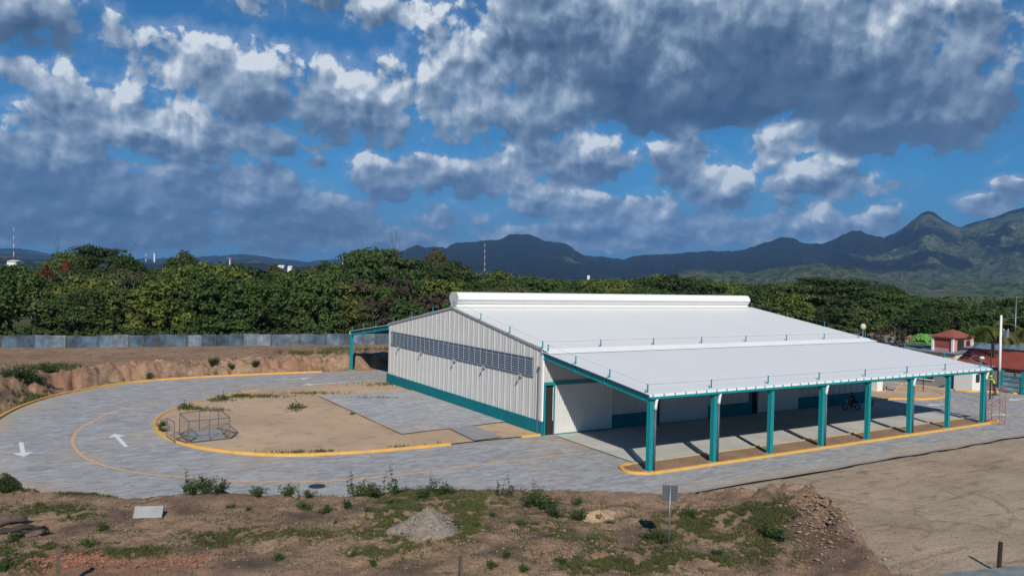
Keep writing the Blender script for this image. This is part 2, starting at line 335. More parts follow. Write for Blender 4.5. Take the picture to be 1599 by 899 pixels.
mat('scaffold_red', (.32, .085, .07), .6, var=.25, scale=5)
mat('skin', (.22, .11, .07), .6, var=.05)
mat('sign_back', (.10, .115, .135), .5, metal=.3, var=.15, scale=3)
mat('hivis_cloth', (.42, .62, .08), .8, var=.1)
mat('dark_cloth', (.02, .022, .028), .9, var=.1)
mat('navy_cloth', (.03, .035, .06), .9, var=.1)
mat('helmet_yellow', (.75, .50, .04), .4, var=.05)
mat('rubber', (.015, .015, .015), .8, var=.1)
mat('red_paint', (.35, .02, .02), .35, var=.05, spec=.5)
mat('chrome', (.5, .5, .5), .25, metal=.9, var=.05)
mat('lime_mesh', (.09, .27, .05), .8, var=.25, scale=1.5)
mat('mast_red', (.36, .11, .09), .6, var=.1)
mat('rail_cable', (.20, .22, .24), .6, var=.05)
mat('oil_stain', (.03, .035, .045), .5, var=.1)

def leaf_mat(name, a, b_, trans=.25):
    g = graph_mat(name); v = g.attr('tone').outputs['Fac']; c = g.mix(v, a, b_)
    oi = g.t.nodes.new('ShaderNodeObjectInfo'); c2 = g.mix(g.rng(oi.outputs['Random'], 0, 1, 0, .65), c, (b_[0] * .55, b_[1] * .52, b_[2] * .75)); c2 = g.mix(g.rng(g.math('FRACT', g.math('MULTIPLY', oi.outputs['Random'], 7.3)), .55, 1, 0, .35), c2, (b_[0] * 1.45, b_[1] * 1.15, b_[2] * 1.1))
    g.colour(c2); g.b.inputs['Roughness'].default_value = .7; g.b.inputs['Specular IOR Level'].default_value = .15
    tr = g.t.nodes.new('ShaderNodeBsdfTranslucent'); g.t.links.new(c2, tr.inputs[0]); mx = g.t.nodes.new('ShaderNodeMixShader'); mx.inputs[0].default_value = trans
    g.t.links.new(g.b.outputs[0], mx.inputs[1]); g.t.links.new(tr.outputs[0], mx.inputs[2]); g.t.links.new(mx.outputs[0], g.t.nodes['Material Output'].inputs[0]); return g.m
leaf_mat('leaf_mid', (.028, .064, .015), (.105, .170, .046))
leaf_mat('leaf_dark', (.020, .046, .013), (.072, .115, .030))
leaf_mat('leaf_light', (.055, .100, .018), (.165, .215, .048))
leaf_mat('leaf_olive', (.055, .07, .024), (.15, .155, .065))
leaf_mat('leaf_dry', (.070, .055, .035), (.125, .105, .065))
leaf_mat('leaf_rust', (.09, .034, .014), (.17, .062, .025))
leaf_mat('leaf_weed', (.030, .065, .018), (.085, .140, .040))
leaf_mat('leaf_palm', (.03, .07, .012), (.17, .19, .045))
leaf_mat('grass_blade', (.055, .080, .025), (.150, .170, .060))

# ------------------------------------------------------------------ object helpers
ORG = {}
def tag(o, label=None, cat=None, group=None, kind=None):
    if label: o['label'] = label
    if cat: o['category'] = cat
    if group: o['group'] = group
    if kind: o['kind'] = kind
    return o
def thing(name, label, cat, loc=(0, 0, 0), group=None):
    o = bpy.data.objects.new(name, None); col.objects.link(o); o.location = loc; o.empty_display_size = .3
    ORG[o] = np.array(loc, float); return tag(o, label, cat, group)
class MB:
    def __init__(s): s.v = []; s.f = []; s.n = 0
    def add(s, v, f):
        v = np.asarray(v, float).reshape(-1, 3); s.v.append(v); s.f += [tuple(i + s.n for i in q) for q in f]; s.n += len(v); return s
    def box(s, x0, x1, y0, y1, z0, z1):
        return s.add([(x0, y0, z0), (x1, y0, z0), (x1, y1, z0), (x0, y1, z0), (x0, y0, z1), (x1, y0, z1), (x1, y1, z1), (x0, y1, z1)],
                     [(0, 3, 2, 1), (4, 5, 6, 7), (0, 1, 5, 4), (1, 2, 6, 5), (2, 3, 7, 6), (3, 0, 4, 7)])
    def obox(s, c, u, v, w):
        """oriented box: centre c, half vectors u v w"""
        c, u, v, w = map(lambda a: np.array(a, float), (c, u, v, w)); P = [c + a * u + b * v + d * w for d in (-1, 1) for (a, b) in ((-1, -1), (1, -1), (1, 1), (-1, 1))]
        return s.add(P, [(0, 3, 2, 1), (4, 5, 6, 7), (0, 1, 5, 4), (1, 2, 6, 5), (2, 3, 7, 6), (3, 0, 4, 7)])
    def beam(s, a, b, w, h, upv=(0, 0, 1)):
        a = np.array(a, float); b = np.array(b, float); d = b - a; L = np.linalg.norm(d); d /= L; sd_ = np.cross(d, upv)
        if np.linalg.norm(sd_) < 1e-6: sd_ = np.array([1., 0, 0])
        sd_ /= np.linalg.norm(sd_); u = np.cross(sd_, d)
        return s.obox((a + b) / 2, d * L / 2, sd_ * w / 2, u * h / 2)
    def tube(s, pts, rad, n=8, cap=True):
        pts = [np.array(p, float) for p in pts]; rad = rad if hasattr(rad, '__len__') else [rad] * len(pts); V = []
        ref = None
        for i, p in enumerate(pts):
            d = pts[min(i + 1, len(pts) - 1)] - pts[max(i - 1, 0)]; d = d / (np.linalg.norm(d) + 1e-9)
            if ref is None:
                ref = np.cross(d, (0, 0, 1)) if abs(d[2]) < .9 else np.cross(d, (1, 0, 0))
            a = ref - d * (ref @ d); a /= np.linalg.norm(a) + 1e-9; ref = a; b = np.cross(d, a)
            for k in range(n):
                t = 2 * math.pi * k / n; V.append(p + rad[i] * (a * math.cos(t) + b * math.sin(t)))
        Fc = [(i * n + k, i * n + (k + 1) % n, (i + 1) * n + (k + 1) % n, (i + 1) * n + k) for i in range(len(pts) - 1) for k in range(n)]
        if cap: Fc += [tuple(range(n - 1, -1, -1)), tuple(range((len(pts) - 1) * n, len(pts) * n))]
        return s.add(V, Fc)
    def prism(s, outline, axis, a, b):
        """extrude a 2D outline (list of pairs) along axis from a to b"""
        n = len(outline); P = []
        for t in (a, b):
            for (u, v) in outline: P.append({0: (t, u, v), 1: (u, t, v), 2: (u, v, t)}[axis])
        return s.add(P, [tuple(range(n)), tuple(range(2 * n - 1, n - 1, -1))] + [(i, (i + 1) % n, n + (i + 1) % n, n + i) for i in range(n)])
    def ball(s, c, r, nu=10, nv=7, sq=(1, 1, 1)):
        V = [];
        for j in range(nv + 1):
            ph = math.pi * j / nv
            for i in range(nu): th = 2 * math.pi * i / nu; V.append((c[0] + r * sq[0] * math.sin(ph) * math.cos(th), c[1] + r * sq[1] * math.sin(ph) * math.sin(th), c[2] + r * sq[2] * math.cos(ph)))
        return s.add(V, [(j * nu + i, (j + 1) * nu + i, (j + 1) * nu + (i + 1) % nu, j * nu + (i + 1) % nu) for j in range(nv) for i in range(nu)])
    def build(s, name, m, parent=None, smooth=False, fixn=True):
        V = np.vstack(s.v) if s.v else np.zeros((0, 3)); org = ORG.get(parent, np.zeros(3)) if parent is not None else np.zeros(3)
        return mesh_obj(name, V - org, s.f, m, parent, smooth, org, fixn)
def mesh_obj(name, V, faces, m, parent=None, smooth=False, org=None, fixn=True):
    me = bpy.data.meshes.new(name); me.from_pydata(np.asarray(V).tolist(), [], faces); me.update()
    if fixn:
        bm = bmesh.new(); bm.from_mesh(me); bmesh.ops.recalc_face_normals(bm, faces=bm.faces); bm.to_mesh(me); bm.free()
    o = bpy.data.objects.new(name, me); col.objects.link(o)
    me.materials.append(MATS[m] if isinstance(m, str) else m)
    if smooth: me.polygons.foreach_set('use_smooth', [True] * len(me.polygons))
    if parent is not None: o.parent = parent
    ORG[o] = org if org is not None else np.zeros(3)
    return o
def quads_obj(name, P, m, parent=None, tone=None, smooth=False):
    """P: (n,4,3) quads, fast"""
    n = len(P); me = bpy.data.meshes.new(name); me.vertices.add(n * 4); me.vertices.foreach_set('co', P.reshape(-1)); me.loops.add(n * 4); me.loops.foreach_set('vertex_index', np.arange(n * 4, dtype=np.int32))
    me.polygons.add(n); me.polygons.foreach_set('loop_start', np.arange(0, n * 4, 4, dtype=np.int32)); me.polygons.foreach_set('loop_total', np.full(n, 4, dtype=np.int32)); me.update(calc_edges=True)
    if tone is not None:
        a = me.attributes.new('tone', 'FLOAT', 'FACE'); a.data.foreach_set('value', np.asarray(tone, dtype=np.float32))
    o = bpy.data.objects.new(name, me); col.objects.link(o); me.materials.append(MATS[m]); o.parent = parent; ORG[o] = np.zeros(3); return o
def copy_tree(o, parent=None):
    c = o.copy(); col.objects.link(c); c.parent = parent; ORG[c] = ORG.get(o, np.zeros(3))
    for ch in [x for x in KIDS.get(o, [])]:
        k = copy_tree(ch, c); KIDS.setdefault(c, []).append(k)
    return c
KIDS = {}
def reg(root):
    """remember the children of a prototype so it can be copied"""
    KIDS[root] = [o for o in col.objects if o.parent == root]
    for k in KIDS[root]: reg(k)
    return root

# ------------------------------------------------------------------ noise in numpy
def vnoise(x, y, seed=0):
    xi = np.floor(x).astype(np.int64); yi = np.floor(y).astype(np.int64); xf = x - xi; yf = y - yi
    def h(a, b):
        n = (a * 374761393 + b * 668265263 + seed * 1442695041) & 0xffffffff; n = ((n ^ (n >> 13)) * 1274126177) & 0xffffffff; return ((n ^ (n >> 16)) & 0xffff) / 65535.0
    u = xf * xf * (3 - 2 * xf); v = yf * yf * (3 - 2 * yf)
    return (h(xi, yi) * (1 - u) + h(xi + 1, yi) * u) * (1 - v) + (h(xi, yi + 1) * (1 - u) + h(xi + 1, yi + 1) * u) * v
def fbm(x, y, oct=4, seed=0, gain=.5):
    s = 0; a = 1; t = 0
    for o in range(oct): s = s + a * vnoise(x * 2 ** o + 17 * o, y * 2 ** o - 9 * o, seed + o); t += a; a *= gain
    return s / t - .5
def sstep(v, a, b):
    t = np.clip((v - a) / (b - a), 0, 1); return t * t * (3 - 2 * t)
def catmull(pts, k=8, closed=False):
    P = [np.array(p, float) for p in pts]; n = len(P); out = []
    rng_i = range(n) if closed else range(n - 1)
    for i in rng_i:
        p0 = P[(i - 1) % n] if closed or i > 0 else 2 * P[0] - P[1]; p1 = P[i]; p2 = P[(i + 1) % n]
        p3 = P[(i + 2) % n] if closed or i + 2 < n else 2 * P[-1] - P[-2]
        for j in range(k):
            t = j / k; out.append(.5 * ((2 * p1) + (-p0 + p2) * t + (2 * p0 - 5 * p1 + 4 * p2 - p3) * t * t + (-p0 + 3 * p1 - 3 * p2 + p3) * t ** 3))
    if not closed: out.append(P[-1])
    return np.array(out)
def polydist(x, y, poly):
    """signed distance to a closed polygon, positive inside"""
    P = np.asarray(poly, float); n = len(P); best = np.full(x.shape, 1e18); ins = np.zeros(x.shape, bool)
    for i in range(n):
        a = P[i]; b = P[(i + 1) % n]; d = b - a; L = d @ d
        if L < 1e-12: continue
        t = np.clip(((x - a[0]) * d[0] + (y - a[1]) * d[1]) / L, 0, 1); q = (x - a[0] - t * d[0]) ** 2 + (y - a[1] - t * d[1]) ** 2; best = np.minimum(best, q)
        if a[1] != b[1]:
            c_ = ((a[1] > y) != (b[1] > y)) & (x < (b[0] - a[0]) * (y - a[1]) / (b[1] - a[1]) + a[0]); ins ^= c_
    d = np.sqrt(best); return np.where(ins, d, -d)

# ------------------------------------------------------------------ site outlines
outer = catmull([(6, 44.85), (-4, 44.9), (-12, 45.1), (-19.5, 44.75), (-26.4, 42.8), (-32.0, 37.6), (-35.4, 31.7), (-37.4, 24.65), (-38.3, 16), (-38.0, 9), (-36.6, 2.5), (-34.0, -2.6), (-30.2, -7.0), (-25.5, -10.2), (-20, -12.2), (-14.5, -13.2)], 6)
front = [(-11, -15.2), (-8.5, -17.0), (-6.8, -17.75)] + [(x, -17.75 + .10 * math.sin(x * 1.3) + .08 * math.sin(x * .41)) for x in np.arange(-5, 70, 2.5)]
PAVE = [tuple(p) for p in outer] + front + [(92, -17.8), (92, 0), (68, 3), (67, 22), (67, 44.8)]
inner = catmull([(-0.3, 33.3), (-7.6, 33.2), (-15.2, 31.5), (-20.3, 27.9), (-24.3, 23.2), (-26.2, 18.7), (-26.65, 14.5), (-26.3, 10.8), (-25.1, 7.2), (-23.4, 4.6), (-21.6, 2.8), (-19.8, 1.6), (-17.4, 0.85), (-13.3, 0.2), (-8.2, 0.0)], 6)
ISL = [tuple(p) for p in inner] + [(-0.02, 0.02), (-0.02, 33.3)]
MOUND = [(-11.5, -15.6), (-8.2, -17.9), (-5.6, -20.2), (-2.2, -22.3), (-.2, -24.6), (0.1, -27.0), (-1.2, -29.3), (-3.3, -31.6), (-5.5, -35), (-9, -46), (-70, -46), (-70, 3), (-39.6, 3), (-37.2, -0.6), (-33.2, -6.0), (-26.5, -10.6), (-20, -12.9), (-15, -13.9)]
FENCE = [(-62, 73.5), (-39.4, 71.0), (-24.4, 67.5), (-7.7, 64.7), (6.4, 62.9), (14, 63.4), (40, 66), (70, 66)]
NBANK = [(-75, 16), (-39, 16), (-38.6, 24.65)] + [tuple(p) for p in outer[::-1] if p[1] > 25] + [(67, 44.9), (130, 47), (400, 60), (400, 3000), (-800, 3000), (-800, 16)]
def H(x, y):
    x = np.asarray(x, float); y = np.asarray(y, float)
    dp = polydist(x, y, PAVE)
    base = -.04 + .10 * fbm(x * .25, y * .25, 4, 3) * sstep(-dp, 0.2, 2.5)
    nb = polydist(x, y, NBANK) + 1.3 * fbm(x * .33, y * .33, 4, 11) * 1.6
    top = 1.75 + .35 * fbm(x * .08, y * .08, 3, 5)
    steep = sstep(nb, .5, 3.3) * .55 + sstep(nb + .9 * fbm(x * .9, y * .9, 3, 12), 1.6, 2.6) * .45
    h = base + top * steep * (1 + .0 * x)
    band = sstep(nb, .2, 1.5) * (1 - sstep(nb, 3.5, 6)); h = h + band * (1.15 * fbm(x * 1.1, y * 1.1, 4, 21) + .5 * fbm(x * 3, y * 3, 2, 22) - .60 * np.maximum(0, fbm(x * .9, y * .35, 3, 25) - .08) * 4)
    md = polydist(x, y, MOUND) + .7 * fbm(x * .7, y * .7, 3, 31)
    mt = 1.62 + .55 * fbm(x * .16, y * .16, 3, 33) + .75 * sstep(x, -9, -3.5) * sstep(-y, 22, 27)
    mm = sstep(md, -.2, 1.9) * mt + sstep(md, 0, 1.2) * .34 * fbm(x * 1.3, y * 1.3, 4, 35) + sstep(md, .3, 2) * .10 * fbm(x * 3.5, y * 3.5, 3, 36)
    rs = sstep(md, 0, .8) * (1 - sstep(md, 2.2, 4)) * sstep(x, -8, -4) * sstep(-y, 20, 23)
    mm = mm + rs * .5 * np.abs(fbm(x * 2.6, y * 2.6, 3, 46)) * 2 + rs * 1.0 * fbm(x * 1.6, y * 1.6, 4, 44)
    # rounded heaps along the crest and on the mound
    for (hx, hy, hr, ht) in HEAPS: mm = mm + ht * np.exp(-(((x - hx) ** 2 + (y - hy) ** 2) / hr ** 2)) * sstep(md, -1.2, .6)
    h = h + mm * sstep(md, -1.0, .2)
    # paved ground: keep below the sheets
    h = np.where(dp > -.05, -.30, h)
    return h
HEAPS = []
def at(px, py):
    d = ray(px, py); t = np.concatenate([np.arange(15, 110, .12), np.arange(110, 600, 1.0)]) / math.hypot(d[0], d[1])
    P = CAM[None] + t[:, None] * d[None]; below = P[:, 2] < np.maximum(H(P[:, 0], P[:, 1]), -.2 * 0 - 0.05 + 0 * P[:, 0])
    i = int(np.argmax(below)) if below.any() else -1
    p = P[i]; return np.array([p[0], p[1], float(np.maximum(H(p[0:1], p[1:2])[0], 0 if polydist(p[0:1], p[1:2], PAVE)[0] > 0 else -9))])
for (px, py, hr, ht) in [(335, 785, 1.7, .45), (160, 768, .8, .35), (95, 770, .9, .25), (8, 765, 1.1, .7), (232, 766, .7, .2), (860, 782, 1.0, .12), (1240, 830, 1.3, .30), (1180, 835, 1.5, .1)]:
    q = gz(px, py, 1.2); HEAPS.append((q[0], q[1], hr, ht))

# ------------------------------------------------------------------ terrain: one sheet out to the horizon
def axis(segs, lo, hi, grow=1.14):
    a = [];
    for s, e, st in segs: a += list(np.arange(s, e, st))
    a.append(segs[-1][1]); st = segs[-1][2]; v = a[-1]
    while v < hi: st *= grow; v += st; a.append(v)
    st = segs[0][2]; v = a[0]; pre = []
    while v > lo: st *= grow; v -= st; pre.append(v)
    return np.array(pre[::-1] + a)
xs = axis([(-52, -40, .4), (-40, 4, .17), (4, 40, .5), (40, 80, 1.2)], -14000, 14000)
ys = axis([(-46, -36, .5), (-36, -11, .17), (-11, 0, .3), (0, 44, .8), (44, 52, .22), (52, 80, .8)], -9000, 15000)
XX, YY = np.meshgrid(xs, ys); HH = H(XX, YY)
nx, ny = len(xs), len(ys)
idx = np.arange(nx * ny).reshape(ny, nx)
fq = np.stack([idx[:-1, :-1], idx[:-1, 1:], idx[1:, 1:], idx[1:, :-1]], -1).reshape(-1, 4)
me = bpy.data.meshes.new('ground'); me.vertices.add(nx * ny); me.vertices.foreach_set('co', np.stack([XX, YY, HH], -1).reshape(-1))
me.loops.add(fq.size); me.loops.foreach_set('vertex_index', fq.reshape(-1).astype(np.int32)); me.polygons.add(len(fq))
me.polygons.foreach_set('loop_start', np.arange(0, fq.size, 4, dtype=np.int32)); me.polygons.foreach_set('loop_total', np.full(len(fq), 4, dtype=np.int32)); me.update(calc_edges=True)
me.polygons.foreach_set('use_smooth', [True] * len(fq))
def vattr(me, nm, v): a = me.attributes.new(nm, 'FLOAT', 'POINT'); a.data.foreach_set('value', np.asarray(v, dtype=np.float32).reshape(-1))
fx, fy = XX.reshape(-1), YY.reshape(-1)
fdist = polydist(fx, fy, FENCE + [(140, 66), (140, -17), (700, -60), (700, 3000), (-900, 3000), (-900, 73)])
vattr(me, 'veg', np.maximum(sstep(fdist, -1, 1.5), sstep(np.hypot(fx, fy), 260, 300)))
mdd = polydist(fx, fy, MOUND)
yd = (1 - sstep(mdd, -.8, .5)) * sstep(-fy, 16, 17.2)
vattr(me, 'yard', yd)
cl_ = np.zeros_like(fx)
for (px, py, r_) in [(90, 890, 2.0), (280, 885, 1.6), (200, 895, 1.5), (120, 880, 1.5), (340, 780, 1.6)]:
    q = gz(px, py, 1.4); cl_ = np.maximum(cl_, (1 - sstep(np.hypot(fx - q[0], fy - q[1]) + .8 * fbm(fx, fy, 3, 8), r_ * .4, r_)) * (0.5 if py < 800 else .9))
bnk = polydist(fx, fy, NBANK); cl_ = np.maximum(cl_, .55 * sstep(bnk, .3, 1.2) * (1 - sstep(bnk, 2.8, 4.5)) * sstep(fbm(fx * .12, fy * .12, 3, 14), -.05, .12) * (fx < 60))
q = gz(1590, 880, 0); cl_ = np.maximum(cl_, (1 - sstep(np.hypot(fx - q[0], fy - q[1]), .6, 2.0)))
vattr(me, 'clay', cl_)
mo = np.zeros_like(fx)
for (px, py, r_) in [(1285, 850, 3.0), (1310, 880, 2.5), (1000, 835, 2.0), (940, 850, 1.5), (400, 890, 2.0), (640, 890, 1.6), (335, 780, 2.6), (300, 800, 1.8), (230, 808, 1.5), (640, 775, 2.5), (700, 772, 2), (1240, 835, 2.2), (1290, 870, 2.4), (320, 862, 1.6), (180, 812, 1.6), (560, 800, 1.5), (480, 815, 1.8), (1180, 870, 1.6), (880, 835, 2), (780, 870, 1.6), (120, 830, 1.2), (1060, 870, 1.4)]:  # dark earth patches; the right-hand ones paint shade on the mound's steep side
    q = gz(px, py, 1.5); mo = np.maximum(mo, 1 - sstep(np.hypot(fx - q[0], (fy - q[1]) * 1.3) + 1.4 * fbm(fx * .8, fy * .8, 4, 18), r_ * .3, r_))
vattr(me, 'moist_and_shade', mo)
ground = bpy.data.objects.new('ground', me); col.objects.link(ground); me.materials.append(MATS['soil']); tag(ground, kind='structure')

# ------------------------------------------------------------------ sheets
def sheet(name, outline, z, m, step=None, amp=0.0, kind='structure', edgew=0.0, seed=1, thick=0.0):
    P = np.array(outline, float); pts = [Vector((p[0], p[1])) for p in P]; n = len(pts); edges = [(i, (i + 1) % n) for i in range(n)]
    if step:
        gx, gy = np.meshgrid(np.arange(P[:, 0].min(), P[:, 0].max(), step), np.arange(P[:, 1].min(), P[:, 1].max(), step)); gx = gx.ravel(); gy = gy.ravel()
        k = polydist(gx, gy, P) > step * .45; pts += [Vector((a, b)) for a, b in zip(gx[k], gy[k])]
    v, e, f, _, _, _ = geometry.delaunay_2d_cdt(pts, edges, [], 1, 1e-5)
    V = np.array([(p.x, p.y) for p in v]); d = np.maximum(polydist(V[:, 0], V[:, 1], P), 0)
    zz_ = z + (amp * fbm(V[:, 0] * .4, V[:, 1] * .4, 4, seed) * sstep(d, 0, 1.0) if amp else 0)
    Vt = np.column_stack([V, np.full(len(V), 1.0) * zz_]); fs = [tuple(q) for q in f]
    o = mesh_obj(name, Vt, fs, m, smooth=True, fixn=False)
    if o.data.polygons and o.data.polygons[0].normal.z < 0: o.data.flip_normals()
    a = (1 - sstep(d + 1.2 * fbm(V[:, 0] * .5, V[:, 1] * .5, 3, 4), 0, edgew)) if edgew else np.zeros(len(V)); vattr(o.data, 'edge', a)
    tag(o, kind=kind); return o
sheet('road', PAVE, 0.0, 'block_paving', step=1.0, edgew=2.2)
sheet('island_ground', ISL, .11, 'island_earth', step=.7, amp=.10)
sheet('patio', [(-10.45, 25.5), (-.05, 25.2), (-.05, 5.5), (-10.25, 4.4)], .17, 'patio_paving', step=1.0, edgew=.5)
bpy.data.objects['patio'].location.z = 0.03
sheet('footpath', [(-5.85, 4.95), (-3.55, 5.05), (-3.6, .1), (-6.2, -.15)], .205, 'concrete_light')
# edge strip of pale concrete along the front of the road
sheet('road_edge_strip', [(x, -17.38 + .03 * math.sin(x)) for x in np.arange(-4, 90, 2.0)] + [(x, -17.66 + .08 * math.sin(x * 1.3) + .06 * math.sin(x * .41)) for x in np.arange(88, -5, -2.0)], .004, 'concrete_light')
# forecourt slab under the canopy, planting strip in its kerb
sheet('forecourt_slab', [(.95, -.02), (42.6, -.02), (42.6, -10.45), (1.0, -10.45)], .008, 'slab_concrete')
SP = [(-1.35, -11.95), (-1.0, -11.2), (-.1, -10.75)] + [(x, -10.68) for x in (5, 20, 41)] + [(42.2, -10.7), (42.6, -11.6), (42.5, -13.0)] + [(x, -13.2) for x in (35, 15, 3)] + [(.3, -13.25), (-.8, -13.0), (-1.3, -12.5)]
def kerb(name, pts, w, h, m, label, closed=False, z0=-.05, group='yellow painted kerbs'):
    P = np.asarray(pts, float); n = len(P); V = []; Fc = []
    for i in range(n):
        a = P[(i - 1) % n] if (closed or i > 0) else P[i]; b = P[(i + 1) % n] if (closed or i < n - 1) else P[i]; d = b - a; d /= np.linalg.norm(d); s = np.array([-d[1], d[0]]) * w / 2
        for (k, z) in ((1, z0), (1, h - .02), (.82, h), (-.82, h), (-1, h - .02), (-1, z0)): V.append((P[i][0] + s[0] * k, P[i][1] + s[1] * k, z))
    rngi = range(n) if closed else range(n - 1)
    for i in rngi:
        j = (i + 1) % n
        for k in range(6): Fc.append((i * 6 + k, i * 6 + (k + 1) % 6, j * 6 + (k + 1) % 6, j * 6 + k))
    if not closed: Fc += [tuple(range(6)), tuple(range((n - 1) * 6 + 5, (n - 1) * 6 - 1, -1))]
    o = mesh_obj(name, V, Fc, m); tag(o, label, 'kerb', group); return o
kerb('kerb', outer[6:50], .26, .17, 'kerb_yellow', 'long yellow kerb sweeping round the outer edge of the loop road below the earth bank')
kerb('kerb', inner[12:], .28, .18, 'kerb_yellow', 'yellow kerb curving round the bare earth island inside the loop road')
kerb('kerb', [(-1.9, .12), (-.1, .06)], .30, .16, 'kerb_yellow', 'short yellow kerb piece at the front corner of the white hall')
fe = catmull([(.2, -10.72), (-.75, -10.95), (-1.3, -11.75), (-1.25, -12.55), (-.5, -13.15), (.8, -13.3), (10, -13.28), (25, -13.25), (42.3, -13.15), (42.75, -12.6), (42.7, -11.6)], 5)
kerb('kerb', fe, .26, .15, 'kerb_yellow', 'straight yellow kerb with rounded end along the planting strip under the teal columns')
kerb('kerb', [(.2, -10.72), (14, -10.70), (28, -10.68), (42.4, -10.66)], .16, .12, 'kerb_pale', 'thin pale kerb between concrete forecourt and planting strip', group='pale kerbs')
g = graph_mat('strip_earth'); n1 = g.noise(.5, 6, .6); n2 = g.noise(5, 6, .65); c = g.mix(g.rng(n1, .35, .65), (.34, .225, .145), (.24, .155, .10)); c = g.mix(g.rng(n2, .5, .7, 0, .6), c, (.42, .30, .20)); g.colour(c); g.bump(n2, .7, .06)
sheet('planting_strip', SP, .05, 'strip_earth', step=.6, amp=.08, seed=9)
IR = catmull([(43.6, .6), (47.5, -.1), (50.5, -1.7), (53.5, -1.9), (56.6, -.6), (58.0, 2.0), (57.0, 6), (52, 9.5), (45, 10)], 5, closed=True)
sheet('island_ground', IR, .12, 'island_earth', step=.8, amp=.06)
kerb('kerb', IR, .26, .18, 'kerb_yellow', 'yellow kerb ring round the small earth island beyond the far end of the hall', closed=True)
IR2 = catmull([(65.5, 9.4), (67.2, 9.0), (68.4, 10.6), (70.5, 14), (68, 14.5), (66, 12)], 4, closed=True)
kerb('kerb', IR2, .26, .18, 'kerb_yellow', 'small yellow kerbed islet in front of the cream gatehouse', closed=True)
kerb('kerb', [(61.2, 8), (61.6, 2.6), (62.4, -.2), (66, -1.6), (68, -1.9)], .26, .16, 'kerb_yellow', 'yellow kerb along the front of the cream gatehouse')
kerb('kerb', [(67.8, -1.2), (66.6, -3.6), (67.4, -4.1)], .5, .18, 'kerb_yellow', 'yellow kerb end beside the teal entrance gate')

# painted markings
def ribbon(name, pts, w, z, m):
    P = np.asarray(pts, float); V = []
    for i in range(len(P)):
        d = P[min(i + 1, len(P) - 1)] - P[max(i - 1, 0)]; d /= np.linalg.norm(d); s = np.array([-d[1], d[0]]) * w / 2; V += [(P[i][0] + s[0], P[i][1] + s[1], z), (P[i][0] - s[0], P[i][1] - s[1], z)]
    o = mesh_obj(name, V, [(2 * i, 2 * i + 1, 2 * i + 3, 2 * i + 2) for i in range(len(P) - 1)], m, fixn=False); tag(o, kind='structure'); return o
centre = catmull([(2.2, 39.1), (-4, 38.9), (-10.75, 37.6), (-18.1, 34.0), (-24.7, 29.3), (-28.9, 24.6), (-31.5, 18.5), (-32.35, 14), (-32.3, 10), (-31.5, 5.6), (-29.7, 1.9), (-27.1, -.9), (-24.9, -3.0), (-20.5, -5.4), (-16, -6.3), (-11.5, -6.36), (-6.5, -6.23), (-.5, -6.32)], 7)
ribbon('centre_line', centre, .19, .006, 'line_orange')
ribbon('side_line', [gz(1445, 638.5)[:2], gz(1500, 634)[:2]], .12, .006, 'line_orange')
def arrow(tail, tip, w=.14, head=.80, hl=1.35):
    a = np.array(tail[:2], float); b = np.array(tip[:2], float); d = b - a; L = np.linalg.norm(d); d /= L; s = np.array([-d[1], d[0]]); c_ = b - d * hl
    V = [(*(a + s * w), .007), (*(a - s * w), .007), (*(c_ - s * w), .007), (*(c_ + s * w), .007), (*(c_ - s * head * .75), .007), (*b, .007), (*(c_ + s * head * .75), .007)]
    o = mesh_obj('road_arrow', V, [(0, 1, 2, 3), (4, 5, 6)], 'line_white', fixn=False); tag(o, kind='structure')
    for p in o.data.polygons:
        pass
    if o.data.polygons[0].normal.z < 0: o.data.flip_normals()
arrow((-35.6, 13.8), (-35.3, 8.8)); arrow((-29.2, 9.2), (-29.6, 14.4))
arrow(gz(430, 593), gz(488, 590)); arrow(gz(540, 597), gz(468, 601))
arrow(gz(1475, 631), gz(1447, 632.5)); arrow(gz(1599, 622), gz(1576, 624.5)); arrow(gz(1540, 648.5), gz(1572, 646))
for k in range(6):
    a = gz(1374 + k * 6, 600.5); ribbon('zebra_stripe', [a[:2], (a[0] + 3.2, a[1] + .8)], .5, .006, 'line_white')
mh = MB(); mh.tube([(-20.3, -6.6, -.03), (-20.3, -6.6, .012)], .5, 24).build('manhole_cover', 'oil_stain'); tag(bpy.data.objects['manhole_cover'], 'round dark manhole cover in the grey block road', 'manhole cover')

# ------------------------------------------------------------------ the hall
WID, LEN, HE, HR, HWP = 32.55, 42.25, 6.95, 9.60, 1.14
hall = thing('market_hall', 'long white metal hall with curved ridge vent and open canopy on teal columns', 'hall', (0, 0, 0))
def roofz(y): return HE + (HR - HE) * (1 - abs(y - WID / 2) / (WID / 2))
# gable wall, corrugated: profile along Y with real ribs
def rib_profile(a, b, pitch=1.0, depth=.05):
    ts = [a]; ds = [0]; t = a
    while t < b - .02:
        for (dt, d) in ((.30, 0), (.34, .5), (.40, 0), (.62, 0), (.66, .5), (.72, 0), (.84, 0), (.88, 1), (.96, 1), (1.0, 0)):
            if t + dt * pitch <= b: ts.append(t + dt * pitch); ds.append(d)
        t += pitch
    ts.append(b); ds.append(0); return ts, [d * depth for d in ds]
def gable(x, sgn, name, holes=True):
    mb = MB(); ts, ds = rib_profile(0, WID)
    for i in range(len(ts) - 1):
        y0, y1, d0, d1 = ts[i], ts[i + 1], ds[i], ds[i + 1]
        mb.add([(x + sgn * d0, y0, HWP), (x + sgn * d1, y1, HWP), (x + sgn * d1, y1, roofz(y1) - .06), (x + sgn * d0, y0, roofz(y0) - .06)], [(0, 1, 2, 3)])
    return mb.build(name, 'wall_sheet', hall, fixn=False)
gable(0, -1, 'gable_wall'); gable(LEN, 1, 'gable_wall')
p = MB(); p.box(-.14, .0, -.14, WID + .14, -.1, HWP + .02).build('plinth', 'teal_plinth_paint', hall)
